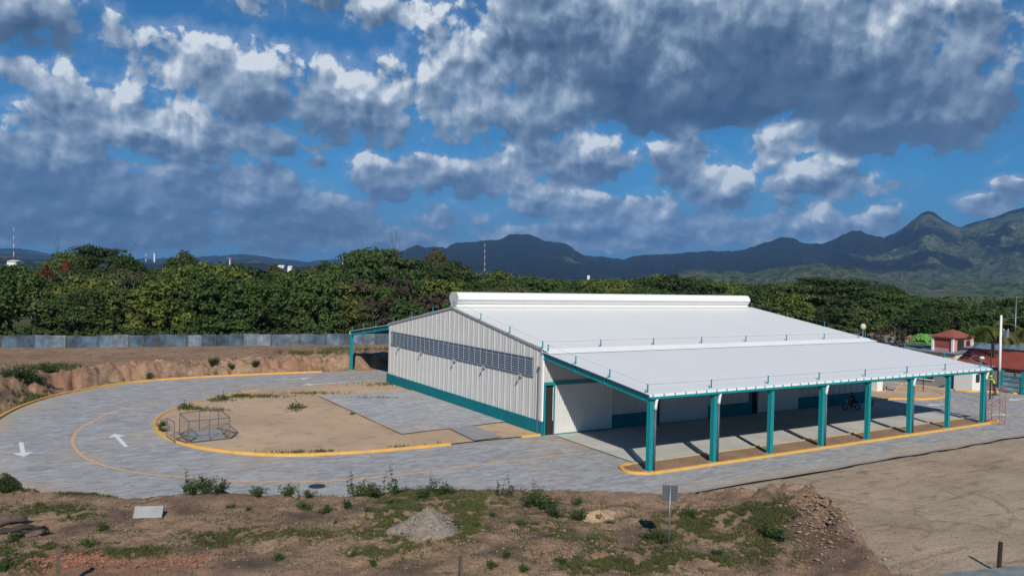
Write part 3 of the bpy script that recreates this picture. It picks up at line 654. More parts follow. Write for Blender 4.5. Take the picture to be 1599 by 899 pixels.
p = MB(); p.box(LEN, LEN + .14, -.14, WID + .14, -.1, HWP + .02).build('plinth', 'teal_plinth_paint', hall)
# long side walls, with openings on the canopy side
DOORS = [(.15, 1.0, 6.98, 4.05), (12.15, 12.32, 18.33, 4.05), (24.15, 24.95, 31.0, 4.05)]       # opening start, door start, door end, top
def side_wall(y, sgn, openings):
    mb = MB(); ts, ds = rib_profile(0, LEN, 1.0); top = HE - .05
    ops = [(a, b) for (a, b) in openings]
    cut = sorted(set([0, LEN] + [v for o_ in ops for v in o_]))
    for i in range(len(ts) - 1):
        x0, x1 = ts[i], ts[i + 1]; xm = (x0 + x1) / 2; z0 = HWP
        for (a, b) in ops:
            if a < xm < b: z0 = 4.2
        if x1 - x0 < 1e-6: continue
        mb.add([(x0, y + sgn * ds[i], z0), (x1, y + sgn * ds[i + 1], z0), (x1, y + sgn * ds[i + 1], top), (x0, y + sgn * ds[i], top)], [(0, 1, 2, 3)])
    mb.build('side_wall', 'wall_sheet', hall, fixn=False)
    pl = MB(); e = 0.0
    for (a, b) in ops + [(LEN, LEN)]:
        if a - e > .2: pl.box(e, a, y + sgn * .14, y, -.1, HWP + .02)
        e = b
    pl.build('plinth', 'teal_plinth_paint', hall)
side_wall(0, -1, [(.15, 1.1), (12.12, 12.5), (24.12, 25.1)]); side_wall(WID, 1, [])
for (o0, d0, d1, zt) in DOORS:
    b = MB(); b.box(o0 - .05, d1 + .2, -.22, -.06, zt, zt + .24); b.box(o0 - .06, o0 + .06, -.16, 0, 0, zt)
    b.build('door_track', 'teal_paint', hall)
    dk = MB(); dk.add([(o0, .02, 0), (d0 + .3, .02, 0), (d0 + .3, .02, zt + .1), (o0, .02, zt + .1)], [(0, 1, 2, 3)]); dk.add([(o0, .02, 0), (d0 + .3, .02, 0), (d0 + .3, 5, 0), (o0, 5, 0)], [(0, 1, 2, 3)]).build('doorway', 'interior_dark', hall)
    mb = MB(); x = d0
    while x < d1 - .05:
        mb.add([(x, -.20, .08), (x + .17, -.20, .08), (x + .17, -.20, zt - .01), (x, -.20, zt - .01)], [(0, 1, 2, 3)])
        mb.add([(x + .17, -.20, .08), (x + .20, -.24, .08), (x + .20, -.24, zt - .01), (x + .17, -.20, zt - .01)], [(0, 1, 2, 3)])
        mb.add([(x + .20, -.24, .08), (x + .25, -.20, .08), (x + .25, -.20, zt - .01), (x + .20, -.24, zt - .01)], [(0, 1, 2, 3)]); x += .25
    mb.box(d0, d1, -.19, -.16, .08, zt - .01)
    dr = mb.build('sliding_door', 'door_sheet', hall, fixn=False)
    MB().box(d0, d0 + .06, -.26, -.19, .08, zt).box(d0, d1, -.25, -.2, .03, .1).build('door_frame', 'teal_paint' if o0 < 1 else 'trim_grey', dr)
# louvre band on the near gable
lb = MB(); lb.box(-.075, -.055, 1.35, 31.6, 4.68, 6.08)
z = 4.76
while z < 6.0:
    lb.add([(-.075, 1.35, z), (-.075, 31.6, z), (-.15, 31.6, z - .10), (-.15, 1.35, z - .10)], [(0, 1, 2, 3)]); z += .19
band = lb.build('louvre_band', 'louvre_metal', hall, fixn=False)
y = 1.35
while y < 31.7: MB().box(-.185, -.15, y - .016, y + .016, 4.66, 6.1).build('mullion', 'trim_grey', band); y += 1.1
fr = MB(); fr.box(-.17, -.06, 1.30, 31.65, 6.08, 6.13).box(-.17, -.06, 1.3, 31.65, 4.62, 4.68).build('frame', 'louvre_metal', band)
for yy in (29.3, 23.25, 15.4, 9.55, 3.2):
    l = MB(); l.box(-.20, -.05, yy - .14, yy + .14, 4.34, 4.62); l.tube([(-.06, yy, 4.50), (-.32, yy, 4.50), (-.40, yy, 4.38)], .04, 6); l.tube([(-.40, yy, 4.40), (-.46, yy, 4.26)], [.07, .13], 8)
    l.build('wall_lamp', 'trim_grey', hall)
MB().tube([(-.16, .45, 5.25), (-.16, .45, .05)], .05, 8).box(-.22, -.06, .38, .55, 5.2, 5.5).build('conduit', 'steel_grey', hall)
# gable trims and corner flashings
t_ = MB()
for (ya, yb) in ((-.12, WID / 2), (WID / 2, WID + .12)):
    t_.beam((-.09, ya, roofz(ya) - .05), (-.09, yb, roofz(yb) - .05), .08, .20)
t_.build('verge_trim', 'trim_grey', hall)
MB().box(-.10, .04, -.10, .30 * .4, HWP + .02, HE - .1).build('corner_trim', 'white_sheet_trim', hall)
MB().box(LEN - .05, LEN + .15, -.16, -.01, 0, HE - .2).build('corner_trim', 'white_sheet_trim', hall)
# roof: two pitches, standing seams, and flashing
def pitch_roof(name, x0, x1, A, B, m, seam=3.0, th=.05):
    """A=(y,z) upper, B=(y,z) lower"""
    mb = MB(); mb.add([(x0, A[0], A[1]), (x1, A[0], A[1]), (x1, B[0], B[1]), (x0, B[0], B[1]), (x0, A[0], A[1] - th), (x1, A[0], A[1] - th), (x1, B[0], B[1] - th), (x0, B[0], B[1] - th)],
           [(0, 1, 2, 3), (4, 7, 6, 5), (0, 4, 5, 1), (1, 5, 6, 2), (2, 6, 7, 3), (3, 7, 4, 0)])
    x = x0 + seam / 2
    x1b = x1 if seam < 3 else x0; d = np.array([0, B[0] - A[0], B[1] - A[1]]); d /= np.linalg.norm(d); nrm = np.array([0, -d[2], d[1]]) * (1 if d[1] > 0 else -1)
    if nrm[2] < 0: nrm = -nrm
    while x < x1:
        a = np.array([x, A[0], A[1]]); b = np.array([x, B[0], B[1]]); u = np.array([.02, 0, 0]); h_ = nrm * .005
        mb.add([a - u, a + h_, a + u, b - u, b + h_, b + u], [(0, 1, 4, 3), (1, 2, 5, 4), (3, 4, 5)]); x += seam
    return mb.build(name, m, hall)
pitch_roof('roof', -.12, LEN + .12, (WID / 2, HR + .06), (-.15, roofz(-.15) + .05), 'white_roof_sheet')
pitch_roof('roof', -.12, LEN + .12, (WID / 2, HR + .055), (WID + .15, roofz(WID + .15) + .05), 'white_roof_sheet')
CY, CZT, CZ = -12.98, 6.80, 5.16                 # canopy outer edge
pitch_roof('canopy_roof', -.25, LEN + .06, (.0, CZT), (CY, CZ), 'canopy_roof_sheet')
pitch_roof('canopy_roof', -.25, LEN + .06, (WID, CZT), (WID + 13.05, CZ), 'canopy_roof_sheet')
for (ya, za, yb, zb_) in ((-.25, CZT - .10, CY + .1, CZ - .08), (WID + .25, CZT - .10, WID + 12.9, CZ - .08)):
    MB().add([(-.2, ya, za), (LEN, ya, za), (LEN, yb, zb_), (-.2, yb, zb_)], [(0, 1, 2, 3)]).build('bounce_blocker', 'steel_grey', hall, fixn=False)  # dull sheets added under the canopy roofs to cut bounced light
# a smooth flashing over the canopy's upper end
MB().add([(-.26, -.16, 6.99), (LEN + .07, -.16, 6.99), (LEN + .07, -1.25, 6.70), (-.26, -1.25, 6.70), (LEN + .07, -.10, 6.90), (-.26, -.10, 6.90)], [(0, 1, 2, 3), (0, 5, 4, 1)]).build('flashing', 'white_sheet_trim', hall)
# ridge monitor with a curved top and undercut sides
prof = [(-.62, .02), (-.62, .34), (-.98, .76), (-.98, 1.08), (-.62, 1.45), (0, 1.50), (.62, 1.45), (.98, 1.08), (.98, .76), (.62, .34), (.62, .02)]
RY = WID / 2; mn = MB(); n = len(prof)
V = [(x, RY + a, HR + b) for x in (.10, LEN - 1.1) for (a, b) in prof]
mn.add(V, [(i, i + 1, n + i + 1, n + i) for i in range(n - 1)]); mon = mn.build('ridge_vent', 'white_roof_sheet', hall, fixn=False)
for x in (.10, LEN - 1.1): MB().add([(x, RY + a, HR + b) for (a, b) in prof], [tuple(range(n))]).build('end_cap', 'wall_sheet', mon)
mr = MB()
for sgn in (-1, 1):
    for (a, b) in ((.99, .76), (.64, .34)): mr.box(.08, LEN - 1.08, RY + sgn * a - .02, RY + sgn * a + .02, HR + b - .03, HR + b + .02)
mr.build('edge_trim', 'trim_grey', mon)
# canopy frame: eaves beam, rafters, purlins, gutter
SPX = 5.875
eb = MB(); eb.box(-.15, LEN + .15, -12.98, -12.70, 4.78, 5.08); eb.build('eaves_beam', 'teal_paint', hall)
gt = MB(); gt.box(-.25, LEN + .08, CY - .22, CY - .02, 4.88, 5.01); gutter = gt.build('gutter', 'teal_paint', hall)
gl = MB(); gl.box(-.26, LEN + .09, CY - .045, CY - .015, 5.01, 5.15).build('gutter_liner', 'white_pipe', gutter)
x = 0
while x < LEN: MB().box(x - .03, x + .03, CY - .10, CY - .05, 4.99, 5.17).build('gutter_strap', 'teal_paint', gutter); x += .98
def rafter(x, y0, z0, y1, z1):
    m_ = MB(); m_.beam((x, y0, z0), (x, y1, z1), .07, .42); m_.beam((x, y0, z0 + .21), (x, y1, z1 + .21), .24, .04); m_.beam((x, y0, z0 - .21), (x, y1, z1 - .21), .24, .04)
    for k in (.33, .62): m_.box(x - .14, x + .14, y0 + (y1 - y0) * k - .03, y0 + (y1 - y0) * k + .03, z0 + (z1 - z0) * k - .28, z0 + (z1 - z0) * k + .2)
    m_.build('rafter', 'teal_paint', hall)
for i in range(8):
    rafter(i * SPX + .02, -.1, CZT - .36, -12.9, CZ - .36)
for k in range(1, 9):
    y = -13.0 * k / 9; zc = CZT + (CZ - CZT) * k / 9 - .13; MB().box(0, LEN, y - .03, y + .03, zc - .07, zc + .07).build('purlin', 'teal_paint', hall)
def column(x, y, zt, pipe, side=-1):
    m_ = MB(); m_.box(x - .17, x + .17, y - .16, y - .135, 0, zt); m_.box(x - .17, x + .17, y + .135, y + .16, 0, zt); m_.box(x - .02, x + .02, y - .135, y + .135, 0, zt)
    m_.box(x - .15, x - .13, y - .135, y + .135, .03, zt - .02)
    c_ = m_.build('column', 'teal_paint', hall)
    MB().box(x - .28, x + .28, y - .28, y + .28, .02, .10).build('base_plate', 'concrete', c_)
    if pipe:
        pb = MB(); px_ = x + .31; pb.tube([(px_, y - .13, .02), (px_, y - .13, zt - .62)], .09, 12); dp_ = pb.build('downpipe', 'dark_pipe', hall, smooth=True)
        MB().tube([(px_, CY - .10 if side < 0 else -CY + WID + .10, zt + .10), (px_, y - .22, zt - .08), (px_ + .02, y - .13, zt - .45), (px_ + .0, y - .13, zt - .66)], .105, 12).build('elbow', 'white_pipe', dp_, smooth=True)
        for zz_ in (1.2, 2.9, 4.1): MB().box(px_ - .11, px_ + .11, y - .20, y + .02, zz_, zz_ + .05).build('bracket', 'steel_grey', dp_)
for i in range(8): column(i * SPX + .02, -12.82, 4.80, i in (0, 1, 3, 5, 7))
for i in range(8): column(i * SPX + .02, WID + 12.8, 4.80, False)
MB().box(-.15, LEN + .15, WID + 12.6, WID + 12.95, 4.78, 5.08).build('eaves_beam', 'teal_paint', hall)
for i in range(8): rafter(i * SPX + .02, WID + .1, CZT - .36, WID + 12.9, CZ - .36)
MB().tube([(-.1, WID + 13.1, 5.1), (-.1, WID + 12.95, 4.75)], .10, 10).build('elbow', 'white_pipe', hall)
# safety rail posts and cables on the roofs
posts = []
def canopy_z(y): return CZT + (CZ - CZT) * (y / CY)
for i in range(8): posts.append((i * SPX + .02, -12.5, canopy_z(-12.5) + .02))
for y in (-.65, -4.4, -8.5): posts += [(.0, y, canopy_z(y) + .02 + (.1 if y > -1 else 0)), (LEN, y, canopy_z(y) + .02 + (.1 if y > -1 else 0))]
for i in range(1, 8): posts.append((i * SPX + .02, .15, roofz(.15) + .06))
for y in (.15, 5.3, 10.5, 16.0, 20.8, 26.1, 31.3): posts += [(.0, y, roofz(y) + .08), (LEN, y, roofz(y) + .08)]
for k in range(1, 4): y = WID + k * 4.2; z_ = CZT + (CZ - CZT) * (k * 4.2 / 13.05); posts.append((0.0, y, z_ + .04))
for (x, y, z_) in posts:
    m_ = MB(); m_.box(x - .035, x + .035, y - .035, y + .035, z_, z_ + .56); m_.box(x - .28, x + .04, y - .04, y + .04, z_, z_ + .035); m_.build('rail_post', 'teal_paint', hall)
rc = MB()
def cable(a, b, dz=.5): rc.tube([(a[0], a[1], a[2] + dz), (b[0], b[1], b[2] + dz)], .009, 4)
cr_ = lambda y: canopy_z(y) + .02
for dz in (.5,):
    cable((0, -12.5, cr_(-12.5)), (LEN - 1, -12.5, cr_(-12.5)), dz); cable((0, -.65, cr_(-.65) + .1), (0, -12.5, cr_(-12.5)), dz); cable((0, .15, roofz(.15) + .06), (LEN, .15, roofz(.15) + .06), dz)
    cable((0, .15, roofz(.15) + .08), (0, 16, roofz(16) + .08), dz); cable((0, 16, roofz(16) + .08), (0, 31.3, roofz(31.3) + .08), dz); cable((LEN, .15, roofz(.15) + .08), (LEN, 16, roofz(16) + .08), dz)
    cable((LEN, -.65, cr_(-.65) + .1), (LEN, -12.5, cr_(-12.5)), dz); cable((0, 31.3, roofz(31.3) + .1), (0, WID + 12.6, CZ + .1), dz)
rc.build('rail_cable', 'rail_cable', hall)
# drain slot with a little weed growth across the forecourt mouth
ribbon('drain_line', [(1.0, -.6), (.9, -5), (.75, -10.4)], .12, .012, 'interior_dark')

# ================================================================== vegetation
ORD = ['first', 'second', 'third', 'fourth', 'fifth', 'sixth', 'seventh', 'eighth', 'ninth', 'tenth', 'eleventh', 'twelfth', 'thirteenth', 'fourteenth', 'fifteenth', 'sixteenth', 'seventeenth', 'eighteenth', 'nineteenth', 'twentieth']
TENS = {2: 'twenty', 3: 'thirty', 4: 'forty', 5: 'fifty', 6: 'sixty'}
def ordinal(i):
    n_ = i + 1
    if n_ <= 20: return ORD[i]
    if n_ % 10 == 0: return TENS[n_ // 10][:-1] + 'ieth'
    return TENS[n_ // 10] + '-' + ORD[n_ % 10 - 1]
def leaf_quads(C_, N_, size, elong=1.5):
    """diamond shaped leaves at centres C_ with normals N_"""
    n_ = len(C_); r_ = rng.normal(size=(n_, 3)); u = np.cross(N_, r_); u /= np.linalg.norm(u, axis=1)[:, None] + 1e-9; v = np.cross(N_, u)
    s_ = (size if hasattr(size, '__len__') else np.full(n_, size))[:, None]
    return np.stack([C_ - u * s_ * elong * .5, C_ - v * s_ * .42, C_ + u * s_ * elong * .5, C_ + v * s_ * .42], 1)
def crown(kind, nclump, nleaf, size):
    """crown in unit space: radius 1 horizontally, z from 0 to 1"""
    Cs = []; Ns = []; T = []
    for k in range(nclump):
        a = rng.uniform(0, 2 * math.pi)
        if kind == 'umbrella':
            r_ = rng.uniform(0, 1) ** .6; zc = .70 + .22 * (1 - r_ ** 2) + rng.uniform(-.16, .03); cr = np.array([.24, .24, .055]) * rng.uniform(.7, 1.4)
        elif kind == 'bushy':
            r_ = rng.uniform(0, 1) ** .5; zc = rng.uniform(.08, 1) ; r_ *= (1 - .75 * max(0, zc - .45) ** 1.3 * 1.6); cr = np.array([.22, .22, .10]) * rng.uniform(.7, 1.3)
        elif kind == 'sparse':
            r_ = rng.uniform(0, 1) ** .5; zc = rng.uniform(.3, 1); r_ *= math.sqrt(max(.02, 1 - ((zc - .6) / .45) ** 2)); cr = np.array([.15, .15, .07]) * rng.uniform(.6, 1.2)
        else:
            ph = math.acos(rng.uniform(-.45, 1)); rr = rng.uniform(.45, 1) ** .6; r_ = rr * math.sin(ph); zc = .58 + .40 * rr * math.cos(ph); cr = np.array([.26, .26, .11]) * rng.uniform(.7, 1.25)
        c_ = np.array([math.cos(a) * r_ * .88, math.sin(a) * r_ * .88, zc]); m_ = max(4, int(nleaf * rng.uniform(.6, 1.4)))
        d = rng.normal(size=(m_, 3)); d /= np.linalg.norm(d, axis=1)[:, None]; d[:, 2] = np.abs(d[:, 2]) * np.where(rng.random(m_) < .8, 1, -1)
        Cs.append(c_ + d * cr * (rng.random((m_, 1)) ** .4)); N_ = d + rng.normal(size=(m_, 3)) * .55 + np.array([0, 0, .5]); Ns.append(N_ / np.linalg.norm(N_, axis=1)[:, None])
        T.append(np.clip(rng.normal(rng.uniform(.2, .8), .22, m_), 0, 1))
    return np.vstack(Cs), np.vstack(Ns), np.concatenate(T)
def limb_tree(mb, base, direction, length, rad, depth, spread=.6, seed=None, wob=.18):
    p = np.array(base, float); d = np.array(direction, float); d /= np.linalg.norm(d); pts = [p.copy()]; rr = [rad]
    for k in range(4):
        d = d + rng.normal(size=3) * wob; d /= np.linalg.norm(d); p = p + d * length / 4; pts.append(p.copy()); rr.append(rad * (1 - .14 * (k + 1)))
    mb.tube(pts, rr, 6 if depth > 1 else 4, cap=True)
    if depth > 0:
        for k in range(rng.integers(2, 4)):
            a = rng.normal(size=3) * spread; a[2] = abs(a[2]) * .6 + .12; limb_tree(mb, pts[rng.integers(2, 5)], d + a, length * rng.uniform(.55, .8), rr[-1] * .75, depth - 1, spread, wob=wob)
def tree_proto(name, kind, leafm, barkm, W_, H_, nclump, nleaf, size, depth=2, trunk_h=.35):
    """prototype W_ m wide, H_ m tall, standing at the origin"""
    root = thing(name, 'tree', 'tree')
    C_, N_, T = crown(kind, nclump, nleaf, size); C_ = C_ * np.array([W_ / 2, W_ / 2, H_]); Q = leaf_quads(C_, N_, rng.uniform(.65, 1.35, len(C_)) * size)
    quads_obj('crown', Q, leafm, root, T)
    mb = MB()
    for k in range(1 if kind in ('round',) else 3):
        o_ = rng.normal(size=2) * (.0 if k == 0 else .12) * W_ / 2
        limb_tree(mb, (o_[0] * .3, o_[1] * .3, -.3), (rng.normal() * .2, rng.normal() * .2, 1), H_ * (trunk_h + .15), .028 * H_ * (1 if k == 0 else .7), depth, .75)
    mb.build('trunk', barkm, root, smooth=True, fixn=False)
    return reg(root)
protos = {}
specs = [('broadleaf_tree', 'round', 'leaf_mid', 9, 9), ('broadleaf_tree', 'round', 'leaf_dark', 9, 9), ('broadleaf_tree', 'bushy', 'leaf_mid', 7.5, 8), ('broadleaf_tree', 'bushy', 'leaf_light', 7.5, 8),
         ('broadleaf_tree', 'round', 'leaf_light', 9, 8.5), ('acacia_tree', 'umbrella', 'leaf_mid', 14, 10), ('acacia_tree', 'umbrella', 'leaf_dark', 14, 10), ('broadleaf_tree', 'round', 'leaf_olive', 8, 8), ('broadleaf_tree', 'sparse', 'leaf_dry', 8, 8), ('broadleaf_tree', 'round', 'leaf_rust', 6, 7)]
keys = ['mid', 'dark', 'bush', 'bushlight', 'light', 'umb', 'umbdark', 'olive', 'dry', 'rust']
for k_, (nm, kd, lm, w_, h_) in zip(keys, specs):
    nc, nl = {'umbrella': (75, 55), 'bushy': (75, 50), 'sparse': (40, 26)}.get(kd, (80, 50))
    protos[k_] = (tree_proto(nm, kd, lm, 'pale_bark' if kd in ('sparse',) else 'bark', w_, h_, int(nc * 1.15), int(nl * 1.75), .31 if kd != 'sparse' else .30, 2, .5 if kd == 'umbrella' else .3), w_, h_)
used = set(); TREES = 0
def put_tree(key, px, dist, toppy, wid, label, group, zb=None, sink=.2):
    """tree standing at bearing px, dist metres out, as tall as the photo shows it"""
    global TREES
    root, w_, h_ = protos[key]; P = far(px, dist); gzv = float(H(np.array([P[0]]), np.array([P[1]]))[0]) if zb is None else zb
    d = ray(px, toppy); zt = CAM[2] + d[2] / math.hypot(d[0], d[1]) * dist; h = max(zt - gzv, 2.0)
    if key in used: o = copy_tree(root)
    else: o = root; used.add(key)
    o.location = (P[0], P[1], gzv - sink); o.scale = (wid / w_, wid / w_ * random.uniform(.9, 1.1), (h + sink) / h_); o.rotation_euler = (0, 0, random.uniform(0, 6.28))
    tag(o, label, 'tree', group); TREES += 1; return o
KINDW = {'mid': 'mid green tree', 'dark': 'dark green tree', 'bush': 'bushy green tree', 'bushlight': 'light green bushy tree', 'light': 'light green tree', 'umb': 'flat-topped tree', 'umbdark': 'dark flat-topped tree', 'olive': 'olive green tree', 'dry': 'sparse brownish tree', 'rust': 'rust-coloured tree'}
def fence_dist(px):
    d = ray(px, 430); dx, dy = d[0] / math.hypot(d[0], d[1]), d[1] / math.hypot(d[0], d[1])
    for t in np.arange(90, 260, 1.0):
        if polydist(np.array([CAM[0] + dx * t]), np.array([CAM[1] + dy * t]), [tuple(q) for q in FENCE] + [(70, 3000), (-62, 3000)])[0] > 0: return t
    return 175.
def row(pxs, ddist, topf, wid, mix, group, phrase, jit=3):
    for i, px in enumerate(pxs):
        k = random.choice(mix); dd = ddist(px) + random.uniform(-jit, jit)
        put_tree(k, px + random.uniform(-5, 5), dd, topf(px) + random.uniform(-7, 7), wid * random.uniform(.85, 1.2), f"{KINDW[k]} {phrase}, {ordinal(i)} from the left", group)
def interp(xs_, ys_): return lambda v: float(np.interp(v, xs_, ys_))
fd = fence_dist
# front row right behind the zinc fence
row([x for x in range(-45, 560, 29) if not 58 < x < 92], lambda p: fd(p) + 7, interp([-50, 50, 70, 110, 200, 300, 420, 520, 560], [418, 432, 492, 455, 448, 442, 440, 440, 455]), 8.5, ['bush', 'mid', 'bushlight', 'bush', 'mid'], 'trees right behind the zinc fence', 'right behind the zinc fence')
put_tree('bush', 72, fd(72) + 6, 498, 5.5, 'low shrubby tree filling the gap in the trees above the blue zinc fence', 'trees right behind the zinc fence')
row([x for x in range(-30, 560, 33) if not 48 < x < 112], lambda p: fd(p) + 17, interp([-50, 40, 110, 200, 300, 420, 540], [412, 425, 440, 436, 425, 428, 428]), 9.5, ['mid', 'dark', 'bushlight', 'mid', 'light'], 'second row of trees behind the zinc fence', 'in the second row behind the zinc fence', 4)
row([x for x in range(120, 560, 36)], lambda p: fd(p) + 34, interp([110, 200, 300, 420, 540], [425, 420, 417, 419, 415]), 10, ['mid', 'dark', 'light', 'olive'], 'third row of trees behind the zinc fence', 'in the third row behind the zinc fence', 6)
# brush beside and behind the left canopy
row([x for x in range(556, 760, 27)], lambda p: fd(p) + 7, interp([550, 620, 760], [478, 470, 462]), 8, ['dry', 'bush', 'dry', 'bushlight', 'olive'], 'brush behind the left canopy', 'in the brush behind the left canopy')
row([x for x in range(565, 770, 30)], lambda p: fd(p) + 16, interp([550, 620, 700, 760], [448, 440, 445, 450]), 9, ['bushlight', 'dry', 'mid', 'olive'], 'second row of brush behind the left canopy', 'in the second row behind the left canopy')
# behind the hall
row([x for x in range(770, 1200, 27)], lambda p: fd(p) + 8, interp([760, 900, 1050, 1200], [450, 452, 458, 470]), 9, ['mid', 'bush', 'dark', 'olive'], 'trees behind the hall roof', 'just behind the hall roof')
row([x for x in range(760, 1210, 34)], lambda p: fd(p) + 30, interp([750, 850, 950, 1050, 1200], [436, 436, 441, 434, 448]), 11, ['mid', 'light', 'dark', 'mid'], 'farther trees behind the hall roof', 'in the far row behind the hall roof', 8)
# right-hand wood above the red roofs
row([x for x in range(1175, 1660, 30)], lambda p: 178, interp([1170, 1250, 1330, 1400, 1450, 1500, 1660], [490, 480, 482, 485, 486, 488, 492]), 10, ['mid', 'bush', 'dark', 'mid'], 'front trees above the red roofs', 'in the front row above the red roofs')
row([x for x in range(1165, 1660, 32)], lambda p: 205, interp([1150, 1200, 1300, 1400, 1450, 1500, 1660], [462, 455, 456, 464, 472, 474, 478]), 12, ['mid', 'dark', 'umb', 'mid', 'umbdark'], 'middle trees above the red roofs', 'in the middle row above the red roofs', 8)
row([x for x in range(1170, 1660, 36)], lambda p: 250, interp([1150, 1250, 1350, 1450, 1660], [447, 440, 448, 463, 470]), 14, ['mid', 'umb', 'dark', 'umbdark'], 'far trees above the red roofs', 'in the far row above the red roofs', 14)
# the trees that stand out
put_tree('umbdark', 146, 196, 380, 19, 'tall dark flat-topped tree rising over the left wood above pale dead branches', None)
put_tree('umb', 100, 190, 390, 9, 'small flat-topped tree at the left shoulder of the tall dark tree', None)
put_tree('dark', 202, 185, 402, 9, 'dark rounded tree right of the tall flat-topped tree', None)
put_tree('dark', 284, 240, 395, 11, 'round dark crown standing alone above the left wood', None)
put_tree('rust', 70, 178, 421, 4.5, 'rust-coloured tree at the left edge of the field clearing', None)
put_tree('rust', 104, 180, 413, 4, 'smaller red-leaved tree beside the white dead branches', None)
put_tree('umb', 590, 155, 384, 20, 'big spreading tree, the highest crown in the wood left of the hall', None)
put_tree('mid', 558, 150, 402, 13, 'left shoulder of crown beside the highest spreading tree', None)
put_tree('umbdark', 640, 158, 402, 17, 'broad dark crown just right of the highest spreading tree', None)
put_tree('dark', 706, 160, 412, 13, 'dark tree at the right end of the tall group above the gable', None)
put_tree('olive', 681, 215, 388, 9, 'round olive crown poking up behind the tall group left of the hall', None)
put_tree('light', 770, 175, 424, 15, 'pale yellow-green rounded tree above the left end of the ridge vent', None)
put_tree('light', 815, 182, 432, 12, 'second pale green tree right of the pale yellow-green one above the vent', None)
put_tree('umbdark', 1298, 205, 431, 30, 'widest dark umbrella-shaped tree on the right below the mountains', None)
put_tree('umb', 1245, 200, 440, 20, 'flat-topped tree at the left shoulder of the widest umbrella tree', None)
put_tree('light', 1232, 170, 457, 11, 'light green rounded tree below the left side of the umbrella tree', None)
put_tree('umb', 1370, 200, 452, 20, 'flat-topped tree on the right slope of the widest umbrella tree', None)
put_tree('dark', 1040, 200, 433, 22, 'long low dark crown above the middle of the ridge vent', None)
put_tree('dry', 1395, 150, 512, 8, 'sparse reddish-brown tree beside the bright green netting', None)
for k_, (root, _, _) in protos.items():
    if k_ not in used:
        for ch in KIDS[root]: bpy.data.objects.remove(ch)
        bpy.data.objects.remove(root)
# bare pale trees
def bare_tree(px, dist, toppy, botpy, label, lean=(0, 0), n_=1, rad=.16):
    P = far(px, dist); zb = float(H(np.array([P[0]]), np.array([P[1]]))[0]) - .2; d = ray(px, toppy); zt = CAM[2] + d[2] / math.hypot(d[0], d[1]) * dist
    mb = MB(); h = zt - zb
    for k in range(n_): limb_tree(mb, (P[0] + (k - n_ / 2) * .7, P[1], zb), (lean[0] + rng.normal() * .2, lean[1] + rng.normal() * .15, 1), h * .47, rad, 3, .45, wob=.10)
    o = mb.build('bare_tree', 'pale_bark', None, smooth=True, fixn=False); tag(o, label, 'tree', 'bare trees'); return o
bare_tree(120, 138, 420, 452, 'pale leafless tree with forked white branches, tallest of the bare ones on the left', (0, 0), 2, .24)
bare_tree(136, 138, 421, 455, 'pale leafless tree with crooked branches just right of the tallest bare one', (.1, 0), 2, .22)
bare_tree(100, 134, 425, 456, 'small grey leafless tree in front of the rust-coloured one', (0, 0), 1, .14)
bare_tree(195, 131, 432, 452, 'little white forked stump of a tree in the left wood', (0, 0), 2, .24)
bare_tree(556, 133, 448, 482, 'leaning pale dead tree beside the spreading tree left of the hall', (-.75, .1), 2, .2)
bare_tree(572, 134, 446, 478, 'leaning dead tree under the highest crown', (-.4, .1), 1, .17)
bare_tree(1296, 192, 452, 478, 'pale bare branching tree under the widest umbrella crown', (.1, 0), 1, .15)
# far woodland: beyond the rows nobody could count the crowns
def wood(name, N_, dmin, dmax, pxa, pxb, zlo, zhi, leafm, size, skip=None):
    CC = []; NN = []; TT = []; SS = []
    for k in range(N_):
        px = rng.uniform(pxa, pxb); dist = dmin * (dmax / dmin) ** rng.uniform(0, 1)
        if skip and skip(px, dist): continue
        P = far(px, dist); r_ = rng.uniform(4, 8) * (1 + dist / 900); zt = rng.uniform(zlo, zhi); m_ = 190
        d = rng.normal(size=(m_, 3)); d /= np.linalg.norm(d, axis=1)[:, None]; d[:, 2] = np.abs(d[:, 2])
        lump = np.array([P[0], P[1], zt - r_ * .55]) + rng.normal(size=(m_, 3)) * .12 * r_; CC.append(lump + d * np.array([r_, r_, r_ * .55])); N2 = d + rng.normal(size=(m_, 3)) * .5; NN.append(N2 / np.linalg.norm(N2, axis=1)[:, None])
        TT.append(np.clip(rng.normal(rng.uniform(.1, .8), .2, m_), 0, 1)); SS.append(np.full(m_, size * (1 + dist / 350)) * rng.uniform(.7, 1.3, m_))
    Q = leaf_quads(np.vstack(CC), np.vstack(NN), np.concatenate(SS)); o = quads_obj(name, Q, leafm, None, np.concatenate(TT)); tag(o, 'far green woodland merging below the hills', 'woodland', kind='stuff'); return o
sk = lambda px, d: (45 < px < 118 and d < 430) or (px > 1150 and d > 290 and rng.random() < (px - 1100) / 250)
wood('woodland', 1500, 195, 1800, -60, 1700, 6.5, 10.3, 'leaf_mid', .50, sk)
wood('woodland', 700, 260, 2200, -60, 1700, 7.0, 10.8, 'leaf_dark', .6, sk)
# low scrub along the back of the fence
sc_ = []; st_ = []; sn_ = []
for k in range(420):
    px = rng.uniform(-40, 780); dist = fd(px) + rng.uniform(1.2, 5); P = far(px, dist); r_ = rng.uniform(.8, 1.6); m_ = 60; d = rng.normal(size=(m_, 3)); d /= np.linalg.norm(d, axis=1)[:, None]
    sc_.append(np.array([P[0], P[1], 2.6 + rng.uniform(-.6, .8)]) + d * r_ * rng.random((m_, 1)) ** .4); sn_.append(d); st_.append(np.clip(rng.normal(rng.uniform(.1, .6), .2, m_), 0, 1))
tag(quads_obj('undergrowth', leaf_quads(np.vstack(sc_), np.vstack(sn_), .42), 'leaf_dark', None, np.concatenate(st_)), 'dark undergrowth tangled along the back of the zinc fence', 'undergrowth', kind='stuff')

